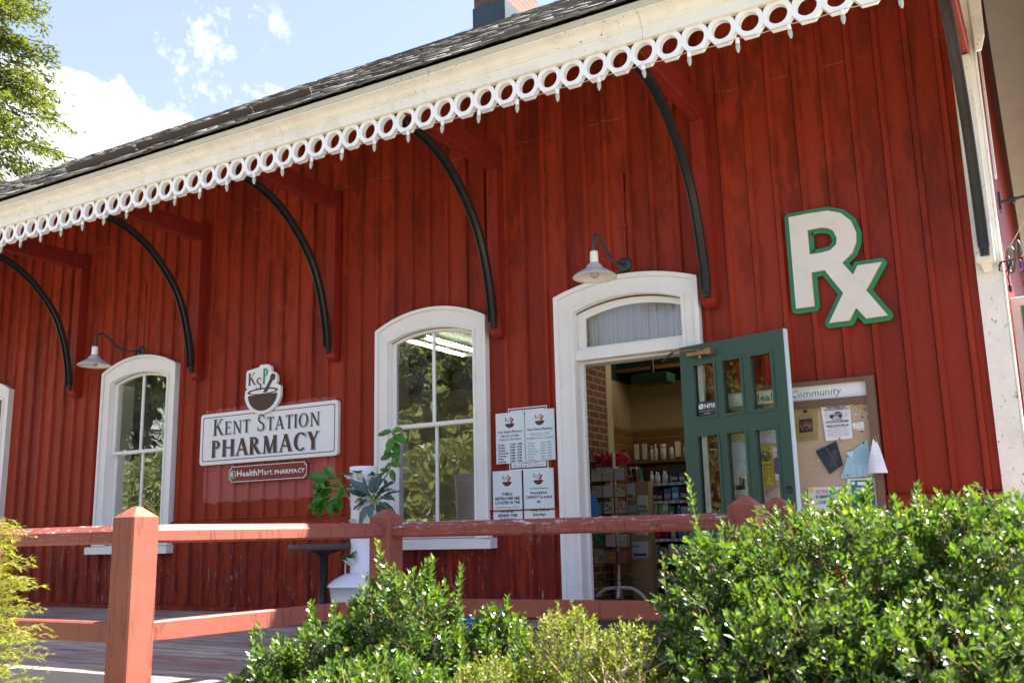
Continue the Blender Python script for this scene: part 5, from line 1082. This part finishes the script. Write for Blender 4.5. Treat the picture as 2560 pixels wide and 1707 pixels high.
# ================================================================== plants
def norm(a): return a/np.maximum(np.linalg.norm(a, axis=1, keepdims=True), 1e-9)
def leaf_mesh(name, P, D, N, Ln, Wd, mat, parent=None, origin=None, fold=.25, rnd=None, droop=0.):
    n = len(P); D = norm(D); S = norm(np.cross(D, N)); N = np.cross(S, D); Ln = np.broadcast_to(np.asarray(Ln, float), (n,))[:, None]; Wd = np.broadcast_to(np.asarray(Wd, float), (n,))[:, None]
    mid = P+D*Ln*.48-N*Wd*fold*.5; V = np.stack([P, mid+S*Wd*.5+N*Wd*fold, P+D*Ln-N*Ln*droop, mid-S*Wd*.5+N*Wd*fold, mid], 1).reshape(-1, 3)
    org = np.array(ORG[parent.name] if parent is not None else (origin or (0, 0, 0))); V = V-org
    q = np.array([[0, 1, 4], [1, 2, 4], [2, 3, 4], [3, 0, 4]]); F = (np.arange(n)[:, None, None]*5+q[None]).reshape(-1, 3)
    me = bpy.data.meshes.new(name); me.vertices.add(len(V)); me.vertices.foreach_set('co', V.astype(np.float32).ravel()); me.loops.add(F.size); me.loops.foreach_set('vertex_index', F.astype(np.int32).ravel())
    me.polygons.add(len(F)); me.polygons.foreach_set('loop_start', np.arange(0, F.size, 3, dtype=np.int32)); me.update(calc_edges=True)
    r = RNG.random(n) if rnd is None else rnd; a = me.attributes.new('rnd', 'FLOAT', 'FACE'); a.data.foreach_set('value', np.repeat(r, 4).astype(np.float32))
    me.polygons.foreach_set('use_smooth', [False]*len(F)); me.materials.append(mat)
    o = bpy.data.objects.new(name, me); COL.objects.link(o)
    if parent is not None: o.parent = parent
    else: o.location = org
    ORG[o.name] = Vector(org); return o
def strands(name, A, Bm, r, mat, parent):
    """thin three-sided twigs from A to B"""
    n = len(A); D = norm(Bm-A); U = norm(np.cross(D, np.array([.3, .9, .2]))); W_ = np.cross(D, U); V = []
    for k in range(3): t = 2*math.pi*k/3; o = U*math.cos(t)+W_*math.sin(t); V += [A+o*r, Bm+o*r*.55]
    V = np.stack(V, 1).reshape(-1, 3)-np.array(ORG[parent.name]); q = np.array([[0, 2, 3, 1], [2, 4, 5, 3], [4, 0, 1, 5]]); F = (np.arange(n)[:, None, None]*6+q[None]).reshape(-1, 4)
    me = bpy.data.meshes.new(name); me.from_pydata(V.tolist(), [], F.tolist()); me.materials.append(mat); o = bpy.data.objects.new(name, me); COL.objects.link(o); o.parent = parent; ORG[o.name] = ORG[parent.name]; return o
def shoots(lobes, n, length, per, up=.8, spread=.35, rin=.72, zmin=-.35):
    """growing shoots on the shells of some ellipsoids: returns leaf arrays and stem arrays"""
    w = np.array([l[1][0]*l[1][2] for l in lobes]); w = w/w.sum(); idx = RNG.choice(len(lobes), n, p=w)
    d = RNG.normal(size=(n*6, 3)); d = norm(d); d = d[d[:, 2] > zmin][:n]; c = np.array([l[0] for l in lobes])[idx]; r = np.array([l[1] for l in lobes])[idx]
    rad = RNG.uniform(rin, 1.0, (n, 1))**.6; p = c+d*r*rad
    keep = np.ones(n, bool)
    for k, l in enumerate(lobes):
        q = ((p-np.array(l[0]))/np.array(l[1])); keep &= ~(((q**2).sum(1) < rin*rin*.85) & (idx != k))
    p, d = p[keep], d[keep]; n = len(p)
    g = norm(d*np.array([.7, .7, .45])+np.array([0, 0, up])+RNG.normal(0, spread, (n, 3))); ln = length*RNG.uniform(.6, 1.35, n); ln = np.where(RNG.random(n) < .05, ln*1.6, ln)
    return p, g, ln
def leaves_on(p, g, ln, per, ll, lw, ang=52):
    n = len(p); t = (np.arange(per)+.5)/per; T = np.broadcast_to(t, (n, per)); ph = RNG.uniform(0, 6.28, (n, 1))+np.arange(per)*2.4
    u = norm(np.cross(g, np.array([.31, .21, .93]))); v = np.cross(g, u)
    side = u[:, None]*np.cos(ph)[..., None]+v[:, None]*np.sin(ph)[..., None]; a = np.radians(ang*(1.1-.5*T)+RNG.normal(0, 9, (n, per)))
    D = g[:, None]*np.cos(a)[..., None]+side*np.sin(a)[..., None]; N = g[:, None]*np.sin(a)[..., None]-side*np.cos(a)[..., None]+RNG.normal(0, .22, (n, per, 3))
    P = p[:, None]+g[:, None]*(ln[:, None]*T)[..., None]+side*.002
    s = (1.12-.4*np.abs(T-.35))*RNG.uniform(.72, 1.15, (n, per)); s = np.where(T > .9, s*.7, s)
    age = np.clip(.15+.6*T**2+RNG.normal(0, .2, (n, per)), 0, 1)
    return P.reshape(-1, 3), D.reshape(-1, 3), N.reshape(-1, 3), (ll*s).ravel(), (lw*s).ravel(), age.ravel()
def shrub(name, label, cat, loc, lobes, n, length, per, ll, lw, mat, up=.8, fill=.5, extra=(), stem=.0016, trunk=True, group=None):
    o = thing(name, loc, label, cat, group); p, g, ln = shoots(lobes, n, length, per, up)
    if len(extra):
        e0 = np.array([e[0] for e in extra], float); e1 = np.array([e[1] for e in extra], float); p = np.vstack([p, e0]); g = np.vstack([g, norm(e1-e0)]); ln = np.concatenate([ln, np.linalg.norm(e1-e0, axis=1)])
    A = leaves_on(p, g, ln, per, ll, lw); A = list(A)
    if len(extra):
        k = len(extra); b = leaves_on(np.repeat(p[-k:], 1, 0), g[-k:], ln[-k:], per*3, ll*1.1, lw*1.1); A = [np.concatenate([x, y]) for x, y in zip(A, b)]
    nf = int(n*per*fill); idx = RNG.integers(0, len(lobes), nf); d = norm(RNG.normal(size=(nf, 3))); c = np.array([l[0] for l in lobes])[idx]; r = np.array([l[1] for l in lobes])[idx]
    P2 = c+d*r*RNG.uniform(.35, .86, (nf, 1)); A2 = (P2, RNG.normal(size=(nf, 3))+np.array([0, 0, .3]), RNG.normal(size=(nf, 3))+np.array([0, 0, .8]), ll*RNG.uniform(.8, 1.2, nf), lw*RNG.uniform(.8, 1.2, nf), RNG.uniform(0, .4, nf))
    A = [np.concatenate([x, y]) for x, y in zip(A, A2)]
    leaf_mesh('foliage', A[0], A[1], A[2], A[3], A[4], mat, o, rnd=A[5]); strands('stems', p-g*length*.5, p+g*ln[:, None]*.97, stem, M['twig'], o)
    if trunk:
        mb = MB(); rnd = random.Random(len(lobes)*7+n)
        for l in lobes:
            for k in range(4): e = Vector(l[0])+Vector((rnd.uniform(-.5, .5)*l[1][0], rnd.uniform(-.5, .5)*l[1][1], rnd.uniform(0, .5)*l[1][2])); b = Vector((l[0][0]*.7+loc[0]*.3+rnd.uniform(-.05, .05), l[0][1]*.7+loc[1]*.3, -.85)); mb.tube(spline([b, b.lerp(e, .5)+Vector((rnd.uniform(-.05, .05), rnd.uniform(-.05, .05), 0)), e], 4), [.012-.0008*j for j in range(9)], 6)
        mb.build('branches', M['twig'], o)
    return o
M['holly'] = mat_leaf('glossy_holly_leaf', (.008, .032, .008), (.105, .21, .016), (.30, .32, .022), .30, .36, .7, coat=.5)
M['boxwood'] = mat_leaf('yellow_boxwood_leaf', (.055, .11, .013), (.235, .29, .035), (.36, .24, .05), .32, .38, .5)
M['hollyshaded'] = mat_leaf('shaded_holly_leaf', (.010, .035, .012), (.03, .085, .02), None, .25, .2, .6)  # same holly, with the building's shade put into darker leaf colours
M['thread'] = mat_leaf('golden_thread_foliage', (.035, .08, .008), (.23, .27, .016), (.44, .42, .035), .5, .4, .3)
M['hemlock'] = mat_leaf('hemlock_needles', (.022, .050, .014), (.12, .155, .025), None, .5, .4, .3)
M['broad'] = mat_leaf('street_tree_leaf', (.07, .105, .035), (.21, .25, .08), None, .4, .45, .4)
M['chard'] = mat_leaf('chard_leaf', (.045, .17, .018), (.09, .27, .03), None, .35, .3, .5); M['kale'] = mat_leaf('kale_leaf', (.055, .105, .095), (.11, .18, .16), None, .5, .2, .4); M['basil'] = mat_leaf('broad_green_leaf', (.04, .15, .02), (.10, .27, .03), None, .35, .35, .5)
M['stalk'] = simple('green_stalk', (.22, .32, .07), .5); M['redstalk'] = simple('pink_stalk', (.45, .20, .14), .5)
def big_plants():
    shrub('holly_shrub', 'big rounded glossy green holly shrub hiding the fence below the notice board', 'shrub', (-.6, -3.85, -.85),
          [((-.66, -3.74, .025), (.50, .42, .74)), ((-.26, -3.74, .01), (.46, .42, .73)), ((-1.0, -3.90, .04), (.27, .30, .62)), ((.14, -3.80, -.27), (.44, .38, .68)), ((-.75, -4.12, -.12), (.42, .3, .62)), ((-.3, -4.15, -.18), (.5, .3, .62)), ((.15, -4.1, -.34), (.4, .3, .6))], 8800, .058, 9, .031, .0185, M['holly'], up=.40,
          extra=[((-1.20, -3.92, .22), (-1.215, -3.92, .60)), ((-1.12, -3.80, .58), (-1.16, -3.78, .86)), ((-.60, -3.72, .66), (-.57, -3.72, .82)), ((-.45, -3.70, .66), (-.43, -3.70, .80)), ((-1.30, -4.0, .10), (-1.33, -4.0, .34))])
    shrub('holly_shrub', 'loose holly shrub with tall sprigs in front of the middle fence post', 'shrub', (-2.1, -4.2, -.85),
          [((-2.14, -4.12, .10), (.22, .22, .42)), ((-1.86, -3.98, .04), (.17, .17, .34)), ((-2.52, -4.36, -.04), (.15, .16, .32)), ((-2.33, -4.25, .0), (.19, .18, .38)), ((-2.0, -4.42, -.08), (.42, .2, .34)), ((-1.62, -4.15, -.14), (.25, .2, .36)), ((-2.2, -4.3, -.2), (.5, .25, .4))], 3300, .066, 9, .032, .019, M['holly'], up=.6, fill=.45,
          extra=[((-2.22, -4.12, .45), (-2.25, -4.12, .66)), ((-1.96, -4.05, .38), (-1.93, -4.05, .57)), ((-2.05, -4.1, .45), (-2.02, -4.1, .60)), ((-2.42, -4.25, .28), (-2.46, -4.25, .45)), ((-2.6, -4.36, .2), (-2.63, -4.36, .36)), ((-1.8, -4.0, .3), (-1.77, -4.0, .46)), ((-1.78, -4.3, .1), (-1.77, -4.3, .36))])
    o = shrub('boxwood_shrub', 'small-leaved yellow-green boxwood with bare twigs between the two holly shrubs', 'shrub', (-1.4, -4.3, -.85),
          [((-1.42, -4.22, .06), (.17, .17, .36)), ((-1.62, -4.36, -.02), (.17, .17, .30)), ((-1.24, -4.2, .02), (.13, .15, .36)), ((-1.5, -4.5, -.12), (.3, .18, .3))], 3200, .045, 9, .0145, .0095, M['boxwood'], fill=.4, stem=.0011)
    rnd = random.Random(3); A = []; Bq = []
    for k in range(26):
        b = Vector((-1.27+rnd.uniform(-.05, .05), -4.24+rnd.uniform(-.05, .05), .12+rnd.uniform(-.1, .05))); e = b+Vector((rnd.uniform(-.12, .16), rnd.uniform(-.1, .08), rnd.uniform(.10, .26))); A.append(b); Bq.append(e)
        for j in range(2): f = b.lerp(e, rnd.uniform(.4, .8)); A.append(f); Bq.append(f+Vector((rnd.uniform(-.07, .07), rnd.uniform(-.05, .05), rnd.uniform(.03, .09))))
    strands('bare_twigs', np.array(A), np.array(Bq), .0022, simple('pale_twig', (.36, .27, .16), .8), o)
    shrub('holly_shrub', 'dark shaded holly shrub behind the big one, beside the second fence', 'shrub', (.1, -3.0, -.85), [((-.05, -2.95, -.12), (.55, .32, .68)), ((.5, -2.95, -.22), (.5, .35, .64)), ((-.6, -2.95, -.12), (.4, .3, .70))], 2400, .07, 9, .034, .020, M['hollyshaded'])
    # golden thread cypress
    o = thing('cypress_shrub', (-3.69, -5.09, -.85), 'golden yellow thread-leaf cypress shrub at the edge beyond the fence corner post', 'shrub'); rnd = np.random.default_rng(4); P = []; D = []; N = []; L_ = []; W_ = []; Q = []; SA = []; SB = []
    for k in range(1900):
        az = rnd.uniform(0, 6.28); h = rnd.uniform(-.75, .58); rad = .50*(1-((h+.1)/.85)**2 if h > -.1 else 1)**.5; d = np.array([math.cos(az), math.sin(az), 0]); b = np.array([-3.69, -5.09, h+.12])+d*rad*rnd.uniform(.35, .8); ln = rnd.uniform(.14, .26); prev = b
        for j in range(11):
            t = (j+1)/11; c = b+d*ln*t*.8+np.array([0, 0, .20*t-.13*t*t])*rnd.uniform(.9, 1.1); SA.append(prev); SB.append(c); g = c-prev; prev = c
            for s in (-1, 1, -1, 1):
                sd = np.cross(g, [0, 0, 1.]); sd = sd/max(1e-6, np.linalg.norm(sd)); v = g/np.linalg.norm(g)*.8+sd*s*rnd.uniform(.3, .9)+np.array([0, 0, -.15])+rnd.normal(0, .2, 3); P.append(c-g*rnd.random()); D.append(v); N.append([rnd.normal(0, .3), rnd.normal(0, .3), 1]); L_.append(rnd.uniform(.018, .05)*(1.1-.4*t)); W_.append(.0042); Q.append(np.clip(.2+.6*t+rnd.normal(0, .15), 0, 1))
    leaf_mesh('foliage', np.array(P), np.array(D), np.array(N), np.array(L_), np.array(W_), M['thread'], o, rnd=np.array(Q)); strands('stems', np.array(SA), np.array(SB), .0016, M['twig'], o)
big_plants()
def blades(name, items, mat, parent):
    """broad leaves: (base, direction, up, length, width, droop, ruffle)"""
    mb = MB(); mb.rnd = []; rnd = random.Random(len(items))
    for b, d, u, L_, w, dr, ru in items:
        b, d, u = Vector(b), Vector(d).normalized(), Vector(u); s = d.cross(u).normalized(); u = s.cross(d); nx, ny = 6, 8; vs = []
        for j in range(ny+1):
            t = j/ny; ww = w*(math.sin(math.pi*min(1, t*.93+.05))**.75)*(1.1-.35*t)
            for i in range(nx+1):
                q = i/nx*2-1; vs.append(b+d*L_*t-u*(dr*L_*t*t)+s*q*ww/2+u*(abs(q)*w*.16+ru*w*math.sin(t*19+q*4)*abs(q)))
        n0 = len(mb.f); mb.add(vs, [(j*(nx+1)+i, j*(nx+1)+i+1, (j+1)*(nx+1)+i+1, (j+1)*(nx+1)+i) for j in range(ny) for i in range(nx)], True); mb.rnd += [rnd.random()]*(len(mb.f)-n0)
    return mb.build(name, mat, parent, rnd=True)
def tower_plants():
    rnd = random.Random(12)
    o = thing('chard_plant', (TX-.15, TY-.05, 1.0), 'drooping bright green chard growing out of the planter towards the sign', 'plant'); it = []; mb = MB(); c = Vector((TX-.12, TY-.06, 1.01))
    for (dx, dz, L_, w) in ((-.30, .10, .17, .10), (-.24, .16, .16, .09), (-.16, .20, .15, .08), (-.33, .02, .17, .09), (-.28, -.05, .18, .09), (-.38, -.10, .16, .085), (-.20, -.10, .16, .08), (-.14, -.13, .14, .08), (-.25, .06, .15, .10), (-.10, .15, .13, .08), (-.31, -.14, .12, .07), (-.18, .04, .14, .09)):
        e = c+Vector((dx*.55, rnd.uniform(-.12, .02), dz*.7+.03)); mb.tube(spline([c, c.lerp(e, .5)+Vector((0, 0, .03)), e], 3), .005, 6); d = Vector((dx, rnd.uniform(-.25, .1), dz-.09)); it.append((e, d, Vector((rnd.uniform(-.4, .4), -1, .45)), L_*1.05, w*1.15, .22, .10))
    for k in range(16): e = c+Vector((rnd.uniform(-.24, -.02), rnd.uniform(-.1, .02), rnd.uniform(-.10, .14))); it.append((e, Vector((rnd.uniform(-1, .3), rnd.uniform(-.4, .1), rnd.uniform(-.8, .5))), Vector((rnd.uniform(-.5, .5), -1, .5)), rnd.uniform(.09, .13), rnd.uniform(.06, .08), .2, .1))
    blades('leaves', it, M['chard'], o); mb.build('stalks', M['stalk'], o)
    o = thing('kale_plant', (TX+.12, TY-.12, .93), 'blue-grey kale fanning out of the planter in front of the window', 'plant'); it = []; mb = MB(); c = Vector((TX+.21, TY-.12, .96))
    for (dx, dz, L_, w) in ((-.16, .18, .26, .075), (-.10, .08, .22, .07), (-.12, -.02, .22, .07), (.02, .20, .22, .08), (.08, .22, .20, .075), (.12, .12, .22, .065), (.20, .12, .20, .06), (.26, .04, .22, .06), (.20, -.08, .22, .065), (.10, -.12, .18, .06), (.02, -.10, .16, .06), (-.08, -.16, .18, .07), (.28, .10, .16, .05), (.05, .05, .18, .08)):
        e = c+Vector((dx*.35, rnd.uniform(-.06, .0), dz*.3)); mb.tube([c, e], .005, 6); it.append((e, Vector((dx, rnd.uniform(-.12, .03), dz+.02)), Vector((rnd.uniform(-.4, .4), -.55, .8)), L_*rnd.uniform(.65, 1.0), w*rnd.uniform(1.05, 1.45), rnd.uniform(.2, .6), .09))
    for k in range(12): a = rnd.uniform(-.4, 3.6); e = c+Vector((math.cos(a)*.11, rnd.uniform(-.08, 0), math.sin(a)*.07)); it.append((e, Vector((math.cos(a), rnd.uniform(-.5, .1), math.sin(a)+.1)), Vector((rnd.uniform(-.5, .5), -.6, .7)), rnd.uniform(.09, .16), rnd.uniform(.04, .06), rnd.uniform(.2, .7), .08))
    blades('leaves', it, M['kale'], o); mb.build('stalks', M['stalk'], o)
    o = thing('leafy_stem', (TX+.15, TY-.05, 1.0), 'tall arching stem with heart-shaped leaves rising from the planter before the window', 'plant'); it = []; mb = MB()
    P = spline([Vector((TX+.12, TY-.06, .97)), Vector((TX+.20, TY-.06, 1.08)), Vector((TX+.30, TY-.07, 1.18)), Vector((TX+.355, TY-.07, 1.32)), Vector((TX+.36, TY-.07, 1.46)), Vector((TX+.34, TY-.07, 1.50))], 4); mb.tube(P, .006, 7)
    for x, z, dx, dz, L_, w in ((.34, 1.50, -.9, .0, .15, .075), (.35, 1.50, .6, .15, .11, .08), (.36, 1.47, .9, -.35, .15, .08), (.36, 1.45, -.15, -.6, .13, .10), (.35, 1.38, -.75, -.35, .12, .10), (.355, 1.34, .55, -.55, .10, .07), (.35, 1.32, -.7, -.2, .11, .09), (.34, 1.25, -.9, -.55, .11, .07), (.345, 1.26, .65, -.3, .09, .07), (.34, 1.20, .3, -.9, .10, .06), (.31, 1.19, -.6, .2, .08, .05), (.27, 1.13, .25, -.8, .07, .035), (.36, 1.42, .45, -.75, .12, .08)):
        it.append((Vector((TX+x, TY-.07, z)), Vector((dx, rnd.uniform(-.3, .1), dz)), Vector((rnd.uniform(-.3, .3), -.8, .55)), L_, w, .18, .03))
    blades('leaves', it, M['basil'], o); mb.build('stem', M['stalk'], o)
    for key, lb, s in ((('upper', -115), 'small lettuce seedling at the planter top closest to the chard', .06), (('upper', -65), 'small lettuce seedling in the middle pocket of the planter top', .06), (('upper', -25), 'small seedling at the planter top by the window', .055), (('mid', -95), 'small seedling half way up the planter between kale and chard', .055), (('foot', -95), 'leafy green lettuce low on the planter below the fence rail', .075)):
        c = POCK[key]; o = thing('lettuce_seedling', tuple(c), lb, 'plant', 'seedlings in the planter pockets'); it = []
        for k in range(9): a = rnd.uniform(0, 6.28); it.append((c, Vector((math.cos(a), math.sin(a)-.3, rnd.uniform(.3, 1.3))), Vector((0, -.4, 1)), s*rnd.uniform(.7, 1.2), s*.6, .25, .08))
        blades('leaves', it, M['basil'], o)
tower_plants()

def leafy_tree(x, y, h, rad, label, n=21000, zc=.6, leaf=.36, seed=1, zb=-.85, mat='broad', group='trees across the street'):
    rnd = np.random.default_rng(seed); o = thing('tree', (x, y, zb), label, 'tree', group); lob = []
    for k in range(13): a = rnd.uniform(0, 6.28); q = rnd.uniform(.1, .75); hh = zb+h*rnd.uniform(.38, .88); lob.append((np.array([x+rad*q*math.cos(a), y+rad*q*math.sin(a), hh]), rad*rnd.uniform(.32, .55)))
    lob.append((np.array([x, y, zb+h*.92]), rad*.35)); idx = rnd.integers(0, len(lob), n); d = norm(rnd.normal(size=(n, 3))); c = np.array([l[0] for l in lob])[idx]; r = np.array([l[1] for l in lob])[idx][:, None]
    P = c+d*r*rnd.uniform(.5, 1.05, (n, 1))**.5; leaf_mesh('crown', P, d+rnd.normal(0, .6, (n, 3)), d*.6+np.array([0, 0, .7])+rnd.normal(0, .5, (n, 3)), leaf*rnd.uniform(.6, 1.3, n), leaf*.6*rnd.uniform(.7, 1.2, n), M[mat], o, rnd=np.clip(rnd.normal(.5, .25, n), 0, 1))
    mb = MB(); mb.tube([(x, y, zb), (x+.05, y, zb+h*.3), (x-.05, y+.05, zb+h*.75)], [h*.022, h*.017, h*.006], 10)
    for l in lob[:9]: b = Vector((x, y, zb+h*.30+random.random()*h*.2)); mb.tube([b, b.lerp(Vector(l[0]), .5)+Vector((0, 0, -.1)), Vector(l[0])], [h*.010, h*.007, h*.003], 7)
    mb.build('trunk', M['bark'], o)
def hemlock(x, y, h, label):
    rnd = np.random.default_rng(8); o = thing('hemlock_tree', (x, y, -.85), label, 'tree'); P = []; D = []; L_ = []; SA = []; SB = []; Q = []
    for k in range(330):
        z = rnd.uniform(.2, .985)*h; az = rnd.uniform(0, 6.28); ln = (1-z/h)**.75*6.8*rnd.uniform(.55, 1.1)+.3; d = np.array([math.cos(az), math.sin(az), 0]); prev = np.array([x, y, z-.85]); ns = int(5+ln*3)
        for j in range(ns):
            t = (j+1)/ns; c = np.array([x, y, z-.85])+d*ln*t+np.array([0, 0, .10*ln*t-.32*ln*t*t])+rnd.normal(0, .04, 3); SA.append(prev); SB.append(c); prev = c
            if t > .22:
                for q in range(int(17)):
                    off = rnd.normal(0, .16, 3)*(1.15-.4*t)*[1.3, 1.3, .8]; v = d*rnd.uniform(.2, 1)+np.array([rnd.normal(0, .5), rnd.normal(0, .5), rnd.uniform(-.9, .1)]); P.append(c+off-[0, 0, .06]); D.append(v); L_.append(rnd.uniform(.12, .30)); Q.append(np.clip(rnd.normal(.35+.4*t, .2), 0, 1))
    P = np.array(P); leaf_mesh('crown', P, np.array(D), rnd.normal(0, .5, P.shape)+np.array([0, 0, 1]), np.array(L_), np.array(L_)*.33, M['hemlock'], o, rnd=np.array(Q)); strands('branches', np.array(SA), np.array(SB), .03, M['bark'], o)
    mb = MB(); mb.tube([(x, y, -.85), (x, y, h*.5), (x, y, h*.98)], [.45, .25, .03], 10); mb.build('trunk', M['bark'], o)
hemlock(-32.3, 11.2, 25, 'tall sunlit hemlock with drooping sprays rising behind the far end of the roof')
leafy_tree(-31.8, 24.3, 19.4, 3.6, 'leafy tree just peeping over the shingled roof ridge', 2600, leaf=.34, seed=9, group=None)
for i, (x, y, h, r, s) in enumerate(((-40, -21, 11, 4.6, 2), (-33, -23, 13, 4.6, 3), (-26, -21, 10.5, 4.0, 4), (-20.5, -23, 11.5, 3.8, 5), (-13.5, -25, 6.5, 3.0, 6), (-6, -30, 9, 3.6, 7), (-37, -30, 15, 5.2, 11), (-29, -31, 15, 5.0, 12), (-22, -30, 13.5, 4.4, 13))):
    leafy_tree(x, y, h, r, 'leafy tree across the street mirrored in the '+('far window', 'window beyond the name sign', 'edge of the window by the planter', 'window by the planter', 'transom over the door', 'glass of the open door', 'far window, behind the nearer trees', 'window beyond the name sign, back row', 'window by the planter, back row')[i], seed=s)
def hedge_row():
    rnd = np.random.default_rng(21)
    for i, (x, y, w, h) in enumerate(((-44, -17.5, 4.5, 4.6), (-37, -18, 4.2, 4.9), (-30, -17.5, 4.2, 4.4), (-23.5, -18, 4., 4.6), (-17, -18.5, 4., 4.2), (-10.5, -19, 4., 3.4), (-4, -20, 4., 3.0))):
        o = thing('street_shrub', (x, y, -.85), 'broad green shrub across the street mirrored low in the '+('far window, outer part', 'far window', 'window beyond the name sign', 'window by the planter', 'window edge by the planter', 'open door glass', 'door light next to the edge')[i], 'shrub', 'shrubs across the street'); n = 7500
        d = norm(rnd.normal(size=(n, 3))*[1, 1, 1]); d[:, 2] = np.abs(d[:, 2]); P = np.array([x, y, -.7])+d*np.array([w, 1.6, h])*rnd.uniform(.75, 1.05, (n, 1)); leaf_mesh('foliage', P, d+rnd.normal(0, .6, (n, 3)), d+np.array([0, 0, .5])+rnd.normal(0, .5, (n, 3)), .30, .2, M['broad'], o, rnd=np.clip(rnd.normal(.4, .25, n), 0, 1))
        mb = MB()
        for k in range(5): mb.tube([(x+rnd.uniform(-.3, .3), y, -.85), (x+rnd.uniform(-w, w)*.6, y+rnd.uniform(-.8, .8), h*.5)], [.06, .02], 6)
        mb.build('branches', M['bark'], o)
hedge_row()
